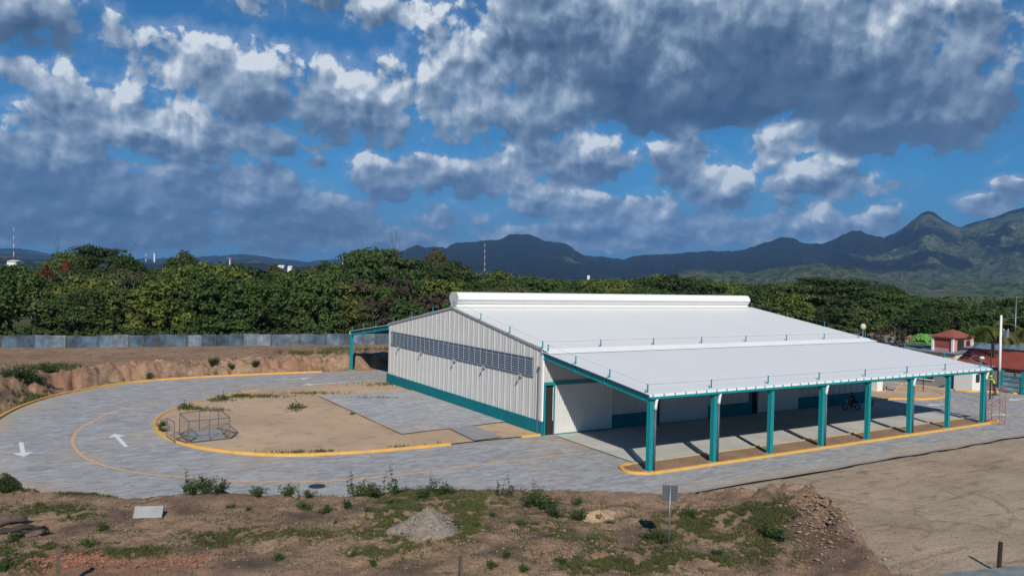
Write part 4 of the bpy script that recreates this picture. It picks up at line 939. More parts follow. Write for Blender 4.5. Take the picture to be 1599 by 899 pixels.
# palm
def palm(P, h, label, nf=22, L=3.8):
    root = thing('palm_tree', label, 'palm tree', P, 'palms by the red roofs'); mb = MB(); mb.tube([(0, 0, 0), (.15, .1, h * .5), (.1, .3, h)], [.22, .17, .15], 9); o = mb.build('trunk', 'bark', None, smooth=True); o.parent = root
    Q = []; T = []
    for k in range(nf):
        a = k * 2.399; e = rng.uniform(.1, 1.15); d = np.array([math.cos(a) * math.cos(e), math.sin(a) * math.cos(e), math.sin(e)]); p = np.array([.1, .3, h]); tone = rng.uniform(0, 1)
        for j in range(14):
            t = j / 14; d = d + np.array([0, 0, -.16]); d /= np.linalg.norm(d); q = p + d * L / 14; sd_ = np.cross(d, (0, 0, 1)); sd_ /= np.linalg.norm(sd_) + 1e-6; w_ = .75 * math.sin(math.pi * min(1, t + .15)) ** .6
            for s_ in (-1, 1):
                for m2 in range(2):
                    b = p + (q - p) * (m2 * .5); tip = b + sd_ * s_ * w_ * .9 + d * .3 + np.array([0, 0, -.28 * w_]); Q.append([b, b + d * .13, tip + d * .05, tip]); T.append(tone)
            p = q
    c_ = quads_obj('fronds', np.array(Q), 'leaf_palm', root, T); return root
P = far(1556, 122); palm((P[0], P[1], 0), 7.2, 'tall coconut palm behind the white utility pole with long drooping fronds', 26, 4.6)
P = far(1607, 128); palm((P[0], P[1], 0), 6.6, 'coconut palm cut off by the right edge of the picture', 20, 4.4)

# ================================================================== zinc fence
fence = thing('zinc_fence', 'long patched fence of blue-grey zinc sheets along the top of the earth bank', 'fence', (0, 0, 0))
for nm, c_ in (('zinc_blue', (.10, .15, .20)), ('zinc_pale', (.19, .23, .27)), ('zinc_dull', (.08, .11, .15)), ('zinc_mid', (.125, .17, .225))): 
    mat(nm, c_, .6, metal=.1, var=.55, scale=.8, vary_obj=.12)
F_ = [np.array(q, float) for q in FENCE]; acc = 0; L_ = []
pts = []
for a, b in zip(F_[:-1], F_[1:]):
    n_ = int(np.linalg.norm(b - a) / 1.83)
    for k in range(n_): pts.append(a + (b - a) * k / n_)
pts.append(F_[-1]); pts = np.array(pts)
hz_ = H(pts[:, 0], pts[:, 1])
for i in range(len(pts) - 1):
    a, b = pts[i], pts[i + 1]
    if a[0] > 40: break
    z0 = min(hz_[i], hz_[i + 1]) - .15; top = 1.72 + rng.uniform(-.10, .10); d = b - a; L = np.linalg.norm(d); d /= L; nrm = np.array([-d[1], d[0]]); V = []; Fc = []; m_ = 22; tilt = rng.uniform(-.05, .05)
    for k in range(m_ + 1):
        t = k / m_; off = .03 * (1 if k % 2 else -1); p = a + d * L * t * 1.02 + nrm * off
        V += [(p[0], p[1], z0), (p[0] + nrm[0] * tilt, p[1] + nrm[1] * tilt, z0 + top + .12)]
    Fc = [(2 * k, 2 * k + 2, 2 * k + 3, 2 * k + 1) for k in range(m_)]
    MBp = MB(); MBp.add(V, Fc); MBp.build('panel', random.choice(['zinc_blue', 'zinc_pale', 'zinc_dull', 'zinc_mid', 'zinc_blue', 'zinc_mid']), fence, fixn=False)
    if i % 2 == 0: MB().box(a[0] - .05, a[0] + .05, a[1] - .12, a[1] - .04, z0, z0 + top + .25).build('post', 'wood_grey', fence)

# ================================================================== small plants of the foreground
def weed_proto(kind):
    root = thing('weed', 'weed', 'plant'); Cq = []; Nq = []; Tq = []; mb = MB()
    ns = {'shrub': 12, 'stem': 4, 'tuft': 9}[kind]; hh_ = {'shrub': .8, 'stem': 1.3, 'tuft': .42}[kind]
    for k in range(ns):
        a = rng.uniform(0, 6.28); d = np.array([math.cos(a), math.sin(a), {'shrub': 1.3, 'stem': 3.5, 'tuft': 1.0}[kind]]); d /= np.linalg.norm(d); L = hh_ * rng.uniform(.7, 1.15); pts_ = [np.array([rng.normal() * .08, rng.normal() * .08, -.05])]
        for j in range(5): d = d + rng.normal(size=3) * .18; d /= np.linalg.norm(d); pts_.append(pts_[-1] + d * L / 5)
        mb.tube(pts_, [.012, .011, .009, .008, .006, .004], 4)
        for j in range(1, 6):
            m_ = {'shrub': 15, 'stem': 8, 'tuft': 9}[kind]; Cq.append(pts_[j] + rng.normal(size=(m_, 3)) * (.085 if kind != 'stem' else .06)); n_ = rng.normal(size=(m_, 3)) * .6 + (0, 0, 1); Nq.append(n_ / np.linalg.norm(n_, axis=1)[:, None]); Tq.append(np.clip(rng.normal(.5, .25, m_), 0, 1))
    C_ = np.vstack(Cq); quads_obj('leaves', leaf_quads(C_, np.vstack(Nq), rng.uniform(.045, .095, len(C_)), 1.7), 'leaf_weed', root, np.concatenate(Tq)); mb.build('stem', 'bark', root, fixn=False); return reg(root)
wp = {k: weed_proto(k) for k in ('shrub', 'stem', 'tuft')}; wu = set()
def weed(kind, px, py, s_, label, group, hs=1.0):
    P = at(px, py)
    while py > 755 and P[2] < .5 and py < 800 and px < 930: py += 2; P = at(px, py)
    root = wp[kind]; o = copy_tree(root) if kind in wu else root; wu.add(kind); o.name = {'shrub': 'shrub', 'stem': 'weed', 'tuft': 'weed'}[kind]
    o.location = P - np.array([0, 0, .03]); s_ = s_ * ((.72 if kind == 'tuft' else .9) if py > 755 else 1) * random.uniform(.75, 1.15); o.scale = (s_ * random.uniform(.8, 1.4), s_, s_ * hs * random.uniform(.8, 1.2)); o.rotation_euler = (0, 0, random.uniform(0, 6.28)); tag(o, label, 'plant', group)
crest = [('stem', 290, 762, .6), ('shrub', 300, 764, .8), ('shrub', 322, 764, .8), ('shrub', 345, 765, .6), ('shrub', 402, 762, .75), ('shrub', 448, 763, .6), ('stem', 466, 764, .6), ('shrub', 484, 764, .7), ('stem', 546, 768, .9), ('shrub', 566, 770, .9), ('shrub', 586, 770, .85),
         ('stem', 606, 768, .8), ('shrub', 622, 772, .7), ('shrub', 660, 778, .6), ('stem', 672, 768, .8), ('shrub', 686, 772, .9), ('shrub', 704, 772, .55), ('stem', 778, 774, .6), ('stem', 790, 776, .7), ('shrub', 826, 788, .9), ('stem', 832, 784, .8), ('shrub', 850, 794, .8), ('shrub', 900, 788, .6), ('shrub', 868, 806, .6), ('shrub', 905, 812, .6)]
for i, (k, x, y, s_) in enumerate(crest): weed(k, x, y, s_ * 1.4, f"leafy {'thin-stemmed' if k == 'stem' else 'bushy'} weed on the dirt crest above the road, {ordinal(i)} from the left", 'weeds along the dirt crest')
mid_ = [('tuft', 20, 842, 1.0), ('tuft', 62, 790, .8), ('tuft', 158, 826, 1.1), ('stem', 156, 822, .35), ('tuft', 140, 852, 1.0), ('tuft', 183, 848, .5), ('tuft', 330, 838, .9), ('tuft', 362, 792, .9), ('tuft', 388, 798, .6), ('tuft', 437, 874, 1.1), ('tuft', 478, 794, 1.1), ('tuft', 508, 798, 1.1), ('tuft', 525, 818, .6), ('tuft', 540, 790, 1.0), ('tuft', 572, 796, .7), ('tuft', 551, 868, .9),
        ('tuft', 580, 880, .8), ('shrub', 660, 800, .5), ('tuft', 612, 788, 1.0), ('shrub', 700, 822, .5), ('shrub', 714, 826, .5), ('tuft', 745, 822, .7), ('tuft', 770, 806, 1.0), ('tuft', 771, 886, 1.1), ('tuft', 790, 868, .9), ('tuft', 874, 880, 1.0), ('tuft', 820, 892, 1.0), ('tuft', 812, 820, .9), ('tuft', 936, 812, .8), ('tuft', 952, 818, .7), ('shrub', 1072, 808, 1.1), ('shrub', 1020, 842, .7), ('shrub', 1040, 846, .6), ('stem', 1146, 812, .6), ('shrub', 1122, 866, .45), ('shrub', 1205, 838, .9), ('shrub', 1216, 842, .8), ('stem', 8, 880, .8), ('shrub', 6, 892, .6)]
mid_.sort(key=lambda t: t[1])
for i, (k, x, y, s_) in enumerate(mid_): weed(k, x, y, s_, f"small green weed growing on the foreground dirt, {ordinal(i)} from the left", 'weeds on the foreground dirt')
bk = [('shrub', 28, 588, 1.7), ('shrub', 42, 596, 1.9), ('shrub', 60, 598, 1.8), ('shrub', 78, 582, 1.4), ('shrub', 10, 588, 1.6), ('shrub', 332, 572, 1.6), ('shrub', 362, 578, 1.0), ('shrub', 398, 572, 1.4), ('stem', 573, 556, 1.0), ('tuft', 235, 590, 1.6), ('shrub', 2, 764, .9), ('shrub', 14, 768, .8)]
for i, (k, x, y, s_) in enumerate(bk): weed(k, x, y, s_, f"rough green shrub on the cut earth bank, {ordinal(i)} in the row of bank shrubs" if y < 700 else ['low dark shrub beside the road at the far left edge', 'lower shrub at the left edge in front of the block road'][i - 10], 'shrubs on the earth bank' if y < 700 else 'shrubs at the left edge')
isw = [('shrub', 253, 668, 1.0), ('shrub', 256, 676, .8), ('tuft', 292, 640, 1.6), ('tuft', 345, 626, 1.8), ('tuft', 374, 622, 1.6), ('tuft', 461, 640, 1.8), ('tuft', 551, 650, 1.2)]
for i, (k, x, y, s_) in enumerate(isw): weed(k, x, y, s_, f"weed on the bare earth island inside the loop, {ordinal(i)} from the left", 'weeds on the earth island')
# dry twig on the clay edge
mb = MB(); P = at(1238, 812)
for k in range(4): limb_tree(mb, P - np.array([0, 0, .1]), (rng.normal() * .4, rng.normal() * .4, 1), .5, .02, 2, .9)
tag(mb.build('twig', 'wood_dark', None, fixn=False), 'dry dark twig standing on the clay edge at the right', 'twig')
# grass patches: blades
def blades(name, patches, dens, size, m, label, zc=1.35, cat='grass'):
    CC = []; TT = []
    for (px, py, rx, ry, k) in patches:
        n_ = int(dens * rx * ry * k); u = rng.normal(size=(n_, 2)) * .5; x_ = px + u[:, 0] * rx; y_ = py + u[:, 1] * ry
        dd = fw[None] + ((x_ - 799.5) / F)[:, None] * r2[None] - ((y_ - 449.5) / F)[:, None] * u2[None]; t = (zc - CAM[2]) / dd[:, 2]; P = CAM + dd * t[:, None]
        keep = (vnoise(P[:, 0] * 1.3, P[:, 1] * 1.3, 5) * .55 + vnoise(P[:, 0] * 5, P[:, 1] * 5, 6) * .45 > .47); P = P[keep]
        P = P[polydist(P[:, 0], P[:, 1], PAVE) < -.15] if zc > .3 else P[polydist(P[:, 0], P[:, 1], ISL) > .25]; P[:, 2] = np.maximum(H(P[:, 0], P[:, 1]), -.02) if zc > .3 else .12; CC.append(P); TT.append(np.clip(rng.normal(.45, .28, len(P)), 0, 1))
    C_ = np.vstack(CC); n_ = len(C_); a = rng.uniform(0, 6.28, n_); w_ = size * .16 * rng.uniform(.7, 1.4, n_); h_ = size * rng.uniform(.5, 1.3, n_); s_ = np.stack([np.cos(a) * w_, np.sin(a) * w_, 0 * a], 1); lean = rng.normal(size=(n_, 3)) * .45 * h_[:, None]; lean[:, 2] = h_
    Q = np.stack([C_ - s_, C_ + s_, C_ + lean + s_ * .25, C_ + lean - s_ * .25], 1); o = quads_obj(name, Q, m, None, np.concatenate(TT)); tag(o, label, cat, kind='stuff'); return o
blades('grass', [(100, 770, 120, 10, 1), (60, 802, 60, 9, .8), (100, 806, 40, 7, 1), (110, 818, 30, 7, 1), (30, 880, 50, 18, 1), (75, 868, 30, 10, 1), (200, 876, 60, 9, .7), (330, 856, 45, 12, .8), (390, 845, 40, 10, .6), (610, 812, 36, 24, 1.3), (640, 846, 70, 14, 1.2), (700, 845, 45, 9, 1.2), (705, 790, 44, 14, 1.8), (728, 812, 22, 22, 1.8), (625, 800, 34, 22, 1.8), (665, 842, 90, 10, 1.8), (660, 785, 40, 8, 1), (470, 850, 60, 9, .5), (600, 870, 60, 14, .5),
                 (760, 785, 50, 14, .6), (840, 830, 40, 12, .7), (855, 850, 30, 8, .7), (1095, 825, 70, 14, 1.3), (1160, 822, 60, 12, 1.2), (1200, 835, 36, 15, 1.3), (1090, 812, 60, 6, 1), (1035, 842, 30, 9, 1), (990, 866, 60, 10, 1), (960, 882, 60, 12, 1), (1010, 885, 80, 12, 1), (1100, 880, 60, 10, .7), (1190, 862, 40, 12, .6), (930, 895, 70, 10, .8), (1120, 848, 60, 6, .5), (1220, 880, 40, 12, .3), (225, 765, 50, 6, .8), (700, 800, 30, 8, .8), (430, 765, 60, 4, .5), (930, 845, 40, 8, .3)], 8.5, .105, 'grass_blade', 'short green grass in patches on the foreground dirt')
blades('grass', [(480, 552, 60, 3, 1.2), (540, 546, 40, 2.5, 1.2), (60, 600, 40, 12, 1), (100, 574, 30, 4, 1), (620, 545, 40, 3, 1), (60, 575, 40, 4, 1)], 4.5, .38, 'grass_blade', 'green grass on the top of the earth bank', 1.7)
blades('grass', [(380, 619, 70, 3, 1.3), (340, 625, 24, 3, 1), (300, 638, 26, 4, 1), (560, 705.5, 110, 1.4, 1.3), (640, 698.5, 50, 1.4, 1.3), (480, 708, 60, 1.2, 1), (600, 600, 60, 2, .9), (490, 614, 50, 1.6, 1), (700, 693, 20, 1.2, 1.4), (590, 622, 60, 1.2, .8), (460, 640, 12, 3, 1), (330, 640, 30, 3, .5)], 5.5, .20, 'grass_blade', 'weedy grass fringing the bare earth island', .12)
blades('sprigs', [(400, 835, 900, 90, .10), (1000, 855, 500, 60, .16), (330, 770, 700, 14, .5), (900, 800, 200, 20, .3)], 3.0, .075, 'leaf_weed', 'tiny sprigs scattered thinly over the foreground dirt', 1.35, 'sprigs')
# stones, clods and rubble
def stones(name, patches, dens, smin, smax, m, label, zc=1.35, cat='stones', lift=.3):
    ico = [(0, 0, 1), (.9, 0, .2), (.28, .85, .25), (-.72, .52, .2), (-.72, -.52, .25), (.28, -.85, .2), (0, 0, -.7)]; fc = [(0, 1, 2), (0, 2, 3), (0, 3, 4), (0, 4, 5), (0, 5, 1), (6, 2, 1), (6, 3, 2), (6, 4, 3), (6, 5, 4), (6, 1, 5)]
    mb = MB(); I = np.array(ico)
    for (px, py, rx, ry, k) in patches:
        n_ = max(1, int(dens * rx * ry * k)); u = rng.normal(size=(n_, 2)) * .5; x_ = px + u[:, 0] * rx; y_ = py + u[:, 1] * ry
        dd = fw[None] + ((x_ - 799.5) / F)[:, None] * r2[None] - ((y_ - 449.5) / F)[:, None] * u2[None]; t = (zc - CAM[2]) / dd[:, 2]; P = CAM + dd * t[:, None]; P[:, 2] = H(P[:, 0], P[:, 1])
        for p in P:
            if p[2] < -.2: continue
            s_ = smin + (smax - smin) * rng.random() ** 3; mb.add(p + np.array([0, 0, s_ * lift]) + (I + rng.normal(size=(7, 3)) * .16) * s_ * np.array([rng.uniform(.7, 1.4), rng.uniform(.7, 1.4), rng.uniform(.5, .9)]), fc)
    o = mb.build(name, m, None, fixn=False); tag(o, label, cat, kind='stuff'); return o
stones('pebbles', [(400, 830, 800, 90, 1), (1000, 850, 500, 70, 1), (1290, 860, 70, 50, 3), (300, 775, 600, 20, 1), (930, 872, 110, 30, 9), (690, 850, 90, 20, 6), (560, 855, 100, 30, 3)], .022, .015, .09, 'clod', 'small clods and pebbles strewn over the foreground dirt')
stones('rubble', [(1352, 890, 30, 14, 1)], 1.6, .03, .13, 'stone', 'pale broken rubble at the foot of the clay mound', 0, 'rubble')
stones('clods', [(1290, 850, 60, 40, 1), (1270, 835, 60, 25, 1), (60, 762, 200, 12, .5)], 0.22, .025, .13, 'clod', 'rough clay clods on the crumbling edge of the mound', 1.2, 'clods')
stones('brick_rubble', [(100, 888, 55, 12, 1), (150, 885, 40, 10, 1), (300, 890, 50, 8, .5)], .65, .03, .10, 'brick_bits', 'broken red brick strewn behind the grey stake', 1.35, 'rubble')
stones('bank_clods', [(200, 586, 260, 16, 1), (430, 572, 240, 10, 1), (30, 620, 80, 20, 1), (300, 565, 500, 6, .7)], .05, .05, .20, 'clod', 'clods and broken earth lying along the cut bank', 1.0, 'clods')
stones('white_chalk', [(1170, 804, 40, 6, 1)], 1.2, .01, .04, 'line_white', 'white chalky spill on the yard behind the weeds', 0, 'spill')

# gravel heap
def heap(name, px, py, rx, ry, h, m, label, cat, sm=.06, n_=900, rot=0):
    P = at(px, py); root = thing(name, label, cat, P); mb = MB(); V = []; nr, na = 12, 28
    for i in range(nr + 1):
        t = i / nr
        for k in range(na):
            a = 2 * math.pi * k / na; rr_ = t * (1 + .12 * math.sin(3 * a) + .08 * math.sin(5 * a + 1)); z_ = h * (1 - t) ** 1.15 - .12 * (t == 1) + .03 * rng.normal() * (1 - t); x_ = P[0] + rx * rr_ * math.cos(a); y_ = P[1] + ry * rr_ * math.sin(a)
            V.append((x_, y_, P[2] * 0 + float(0) + z_))
    V = np.array(V); V[:, 2] += np.maximum(H(V[:, 0], V[:, 1]), -.1); V[-na:, 2] -= .15
    mb.add(V, [(i * na + k, i * na + (k + 1) % na, (i + 1) * na + (k + 1) % na, (i + 1) * na + k) for i in range(nr) for k in range(na)]); mb.build('mound', m, root, smooth=True)
    if n_:
        ico = np.array([(0, 0, .8), (.9, 0, 0), (0, .9, .1), (-.9, 0, 0), (0, -.9, .1)]); s_ = MB()
        for k in range(n_):
            t = rng.random() ** .6 * 1.08; a = rng.uniform(0, 6.28); x_ = P[0] + rx * t * math.cos(a); y_ = P[1] + ry * t * math.sin(a); z_ = float(h * max(0, 1 - t) ** 1.15); s_.add(np.array([x_, y_, z_]) + (ico + rng.normal(size=(5, 3)) * .2) * sm * rng.uniform(.5, 1.6), [(0, 1, 2), (0, 2, 3), (0, 3, 4), (0, 4, 1)])
        VV = np.vstack(s_.v); cx = VV.reshape(-1, 5, 3).mean(1); hh_ = np.repeat(np.maximum(H(cx[:, 0], cx[:, 1]), -.1), 5); VV[:, 2] += hh_; s_.v = [VV]; o = s_.build('stones', m, root, fixn=False); tag(o, kind='stuff')
    return root
heap('gravel_heap', 668, 824, 1.75, 1.35, .85, 'gravel', 'cone of grey gravel ringed with grass in the middle foreground', 'gravel heap', .045, 1500)
heap('sand_heap', 930, 806, 1.25, .8, .22, 'sand', 'low mound of yellow sand at the corner of the road', 'sand heap', .02, 0)

# things lying on the dirt
P = at(232, 806); d = np.array([.93, -.36, 0]); e = np.array([.2, .5, .75]); e -= d * (d @ e); e /= np.linalg.norm(e); n3_ = np.cross(d, e)
o = MB().obox(P + np.array([0, 0, .17]), d * .60, e * .27, n3_ * .07).build('concrete_slab', 'concrete_light', None); tag(o, 'loose pale concrete slab lying tilted on the foreground dirt', 'slab')
bv = o.modifiers.new('bevel', 'BEVEL'); bv.width = .012; bv.segments = 2
def log(px, py, L, r_, az_, label, m='wood_dark'):
    P = at(px, py) + np.array([0, 0, r_ * .7]); d = np.array([math.cos(az_), math.sin(az_), .06]); pts_ = [P + d * L * (t - .5) + rng.normal(size=3) * .05 for t in np.linspace(0, 1, 6)]
    o = MB().tube(pts_, [r_ * .8, r_, r_ * 1.1, r_ * .95, r_ * .85, r_ * .6], 9).build('log', m, None, smooth=True); tag(o, label, 'log', 'rotten logs at the left edge')
log(8, 820, 1.7, .20, .25, 'thick grey rotten log cut by the left edge of the picture', 'wood_grey'); log(20, 832, 1.3, .14, -.2, 'dark split log lying below the thick grey one')
log(44, 836, 1.2, .12, .5, 'shorter dark log at the right end of the log heap'); log(60, 838, .8, .13, 0, 'pale stubby log end on the right of the heap', 'wood_grey'); log(24, 842, .9, .10, .9, 'thin branch across the bottom of the log heap')
log(170, 832, .9, .018, .35, 'thin dark stick on the dirt beside a small weed')
log(200, 790, .9, .018, .5, 'thin dark stick on the dirt above the tilted slab')
# stakes
def stake(px, pybase, topy, w_, label, m, zb=None, lean=(0, 0)):
    P = at(px, pybase) if zb is None else gz(px, pybase, zb); dep = (P - CAM) @ fw; h = (pybase - topy) / F * dep; mb = MB(); mb.beam(P - np.array([0, 0, .3]), P + np.array([lean[0], lean[1], h]), w_, w_ * .7, (1, 0, 0)); o = mb.build('stake', m, None); tag(o, label, 'stake', 'wooden stakes'); return o
stake(90, 930, 854, .20, 'thick grey wooden stake at the bottom left in front of brick rubble', 'wood_grey')
stake(718, 945, 870, .14, 'pale weathered wooden stake at the bottom centre', 'wood_grey')
stake(1559, 893, 846, .16, 'dark wooden stake standing behind the corrugated sheets at the bottom right', 'wood_dark', 0, (.12, 0))
# road sign seen from behind
P = at(1044, 860); sg = thing('road_sign', 'grey metal road sign on a thin pole seen from behind, standing on the foreground dirt', 'sign', P)
dep = (P - CAM) @ fw; hs = 103 / F * dep; k_ = dep / F
vr = np.array([math.cos(YAW + .1), -math.sin(YAW + .1), 0]); nn = np.array([-vr[1], vr[0], 0])
MB().tube([P - np.array([0, 0, .2]), P + np.array([0, 0, hs])], .032, 10).build('pole', 'galvanised', sg, smooth=True)
pl_ = P + np.array([0, 0, hs - 13 * k_]) + nn * .05; o = MB().obox(pl_, vr * 11.8 * k_, np.array([0, 0, 12.4 * k_]), nn * .006).build('plate', 'sign_back', sg)
for dz in (-.14, .14): MB().obox(pl_ - nn * .03 + np.array([0, 0, dz]), vr * .07, np.array([0, 0, .02]), nn * .012).build('clamp', 'steel_grey', sg)
MB().tube([P + np.array([0, 0, -.1]), P + np.array([0, 0, .05])], [.2, .15], 10).build('footing', 'concrete_light', sg)
# corrugated sheets at the bottom right: the roof of a low shed
sh_ = thing('zinc_shed', 'low shed roofed with corrugated zinc at the bottom right corner', 'shed', (0, 0, 0))
A = gz(1462, 896, 2.1); B = gz(1640, 878, 2.1); u = B - A; Ls = np.linalg.norm(u); u /= Ls; w_ = np.array([u[1], -u[0], 0]); w_ = w_ if w_ @ fw < 0 else -w_; w_ = w_ + np.array([0, 0, .10])
V = []; n_ = 150
for k in range(n_ + 1):
    p = A + u * Ls * k / n_ * 1.25; o_ = .022 * math.sin(k * math.pi / 2) + (.02 if (k // 14) % 2 else 0); V += [p + np.array([0, 0, o_]), p + w_ * 3.2 + np.array([0, 0, o_])]
MB().add(V, [(2 * k, 2 * k + 1, 2 * k + 3, 2 * k + 2) for k in range(n_)]).build('roof', 'shed_zinc', sh_, fixn=False)
for (t, q) in ((.05, .1), (.6, .1), (1.15, .1), (.05, 3), (1.15, 3)): p = A + u * Ls * t + w_ * q; MB().box(p[0] - .06, p[0] + .06, p[1] - .06, p[1] + .06, -.3, p[2] - .04).build('post', 'wood_dark', sh_)
# galvanised cage frame on the island
cg = thing('cage_frame', 'open grey steel cage frame standing over a pale slab on the earth island', 'frame', (-24, 10, .1))
z0 = .16; h = 1.55
c0, c1, c2, c3 = [gz(*q, z0) for q in ((294, 691), (358.5, 684), (341, 668), (280, 677))]; T = np.array([0, 0, h])
for p in (c0, c1, c2, c3, (c0 + c1) / 2, (c3 + c2) / 2): MB().tube([p, p + T], .035, 6).build('upright', 'steel_grey', cg)
for (a, b) in ((c0, c1), (c1, c2), (c2, c3), (c3, c0)): MB().tube([a + T, b + T], .035, 6).build('top_rail', 'steel_grey', cg); MB().tube([a, b], .035, 6).build('bottom_rail', 'steel_grey', cg)
cc = (c0 + c1 + c2 + c3) / 4; q_ = [cc + (p - cc) * .82 for p in (c0, c1, c2, c3)]
MB().add([(p[0], p[1], .14) for p in q_] + [(p[0], p[1], .24) for p in q_], [(0, 3, 2, 1), (4, 5, 6, 7), (0, 1, 5, 4), (1, 2, 6, 5), (2, 3, 7, 6), (3, 0, 4, 7)]).build('slab', 'concrete_light', cg)
wm = bpy.data.materials.new('wire_mesh'); wm.use_nodes = True; t_ = wm.node_tree; b_ = t_.nodes['Principled BSDF']; b_.inputs['Base Color'].default_value = (.2, .22, .24, 1); b_.inputs['Metallic'].default_value = .5
tcn = t_.nodes.new('ShaderNodeTexCoord'); 
def wv(axis_):
    w2 = t_.nodes.new('ShaderNodeTexWave'); w2.bands_direction = axis_; w2.inputs['Scale'].default_value = 3.2; t_.links.new(tcn.outputs['Object'], w2.inputs[0]); m_ = t_.nodes.new('ShaderNodeMath'); m_.operation = 'GREATER_THAN'; m_.inputs[1].default_value = .93; t_.links.new(w2.outputs['Fac'], m_.inputs[0]); return m_.outputs[0]
mm_ = t_.nodes.new('ShaderNodeMath'); mm_.operation = 'MAXIMUM'; t_.links.new(wv('Z'), mm_.inputs[0]); t_.links.new(wv('DIAGONAL'), mm_.inputs[1]); sc2 = t_.nodes.new('ShaderNodeMath'); sc2.operation = 'MULTIPLY'; sc2.inputs[1].default_value = .45; t_.links.new(mm_.outputs[0], sc2.inputs[0]); t_.links.new(sc2.outputs[0], b_.inputs['Alpha']); MATS['wire_mesh'] = wm
for (a, b) in ((c0, c1), (c1, c2), (c2, c3), (c3, c0)): MB().add([a, b, b + T, a + T], [(0, 1, 2, 3)]).build('wire_panel', 'wire_mesh', cg, fixn=False)
g1 = gz(260, 682, z0); g2 = gz(272, 689, z0); gt_ = thing('gate_panel', 'narrow steel gate frame standing at the left end of the cage', 'frame', (-26.4, 10, .1))
for p in (g1, g2): MB().tube([p, p + T * .92], .032, 6).build('upright', 'steel_grey', gt_)
for z_ in (0.03, .92): MB().tube([g1 + T * z_, g2 + T * z_], .03, 6).build('rail', 'steel_grey', gt_)
MB().add([g1, g2, g2 + T * .92, g1 + T * .92], [(0, 1, 2, 3)]).build('wire_panel', 'wire_mesh', gt_, fixn=False)
ff = thing('steel_frame', 'flat steel frame leaning off the right end of the cage on the ground', 'frame', (-22, 9.5, .1))
P4 = [gz(341, 668, z0), gz(370, 675, .22), gz(360, 683, .22), gz(330, 675, z0)]
for i in range(4): MB().tube([P4[i], P4[(i + 1) % 4]], .035, 6).build('bar', 'steel_grey', ff)
MB().tube([(P4[0] + P4[1]) / 2, (P4[2] + P4[3]) / 2], .03, 6).build('bar', 'steel_grey', ff)
f2 = thing('steel_frame', 'flat steel frame lying across the left half of the pale slab in the cage', 'frame', (-25, 10, .25))
P4 = [gz(274, 685, .27), gz(293, 679, .27), gz(307, 684, .27), gz(290, 690, .27)]
for i in range(4): MB().tube([P4[i], P4[(i + 1) % 4]], .035, 6).build('bar', 'steel_grey', f2)
MB().tube([(P4[0] + P4[1]) / 2, (P4[2] + P4[3]) / 2], .03, 6).build('bar', 'steel_grey', f2)

# ================================================================== right-hand side: gate, gatehouse, houses
gh = thing('gatehouse', 'cream single-storey gatehouse with dark window and doorway seen under the canopy', 'building', (64, 4, 0))
def wall_box(mb, x0, x1, y0, y1, z0, z1): return mb.box(x0, x1, y0, y1, z0, z1)
MB().box(63.4, 67.5, 1.9, 12.5, -.05, 2.9).build('wall', 'grey_wall', gh); MB().box(63.25, 65.3, -.35, 1.88, -.05, 2.9).build('porch_wall', 'white_wall', gh)
MB().box(62.7, 68, -.6, 12.8, 2.9, 3.05).build('roof', 'zinc_roof', gh)
w_ = MB().box(63.34, 63.42, 4.6, 6.9, .85, 2.1).build('window', 'window_glass', gh); MB().box(63.31, 63.34, 5.70, 5.78, .85, 2.1).build('mullion', 'white_wall', w_); MB().box(63.25, 63.45, 4.5, 7.0, .72, .84).build('sill', 'white_wall', w_)
MB().box(63.36, 63.42, 2.1, 2.85, 0, 2.2).build('door', 'interior_dark', gh); MB().box(64.0, 64.8, -.42, -.34, 1.1, 2.1).build('window', 'window_glass', gh)
bo = thing('booth', 'narrow white booth just past the far end of the hall', 'booth', (51, 5, 0))
MB().box(50.9, 52.0, 4.2, 5.6, 0, 2.3).build('wall', 'white_wall', bo); MB().box(50.75, 52.15, 4.05, 5.75, 2.3, 2.4).build('roof', 'zinc_roof', bo)
# teal entrance gate
gt = thing('entrance_gate', 'teal steel entrance gate with pale slats at the right edge of the yard', 'gate', (66.7, -4, 0))
for y in (-2.05, -4.4, -6.9): MB().box(66.6, 66.9, y - .15, y + .15, -.05, 2.75).build('post', 'teal_paint', gt)
for (ya, yb) in ((-4.25, -2.2), (-6.75, -4.55)):
    lf = MB().box(66.7, 66.78, ya, yb, .25, 2.05).build('leaf', 'zinc_pale', gt)
    for z_ in (.25, .85, 1.45, 2.05): MB().box(66.62, 66.82, ya, yb, z_ - .05, z_ + .05).build('rail', 'teal_paint', lf)
MB().beam((66.7, -6.9, .6), (66.4, -12, .55), .08, .10).build('rail', 'teal_paint', gt)
fw2 = thing('grey_wall', 'long grey sheet wall standing behind the teal gate under the red roof', 'wall', (70, 0, 0))
MB().box(70.2, 70.3, -14, 1.8, 0, 2.15).build('sheet', 'grey_wall', fw2)
for y in np.arange(-14, 2, 2.0): MB().box(70.1, 70.2, y - .05, y + .05, 0, 2.25).build('post', 'steel_grey', fw2)
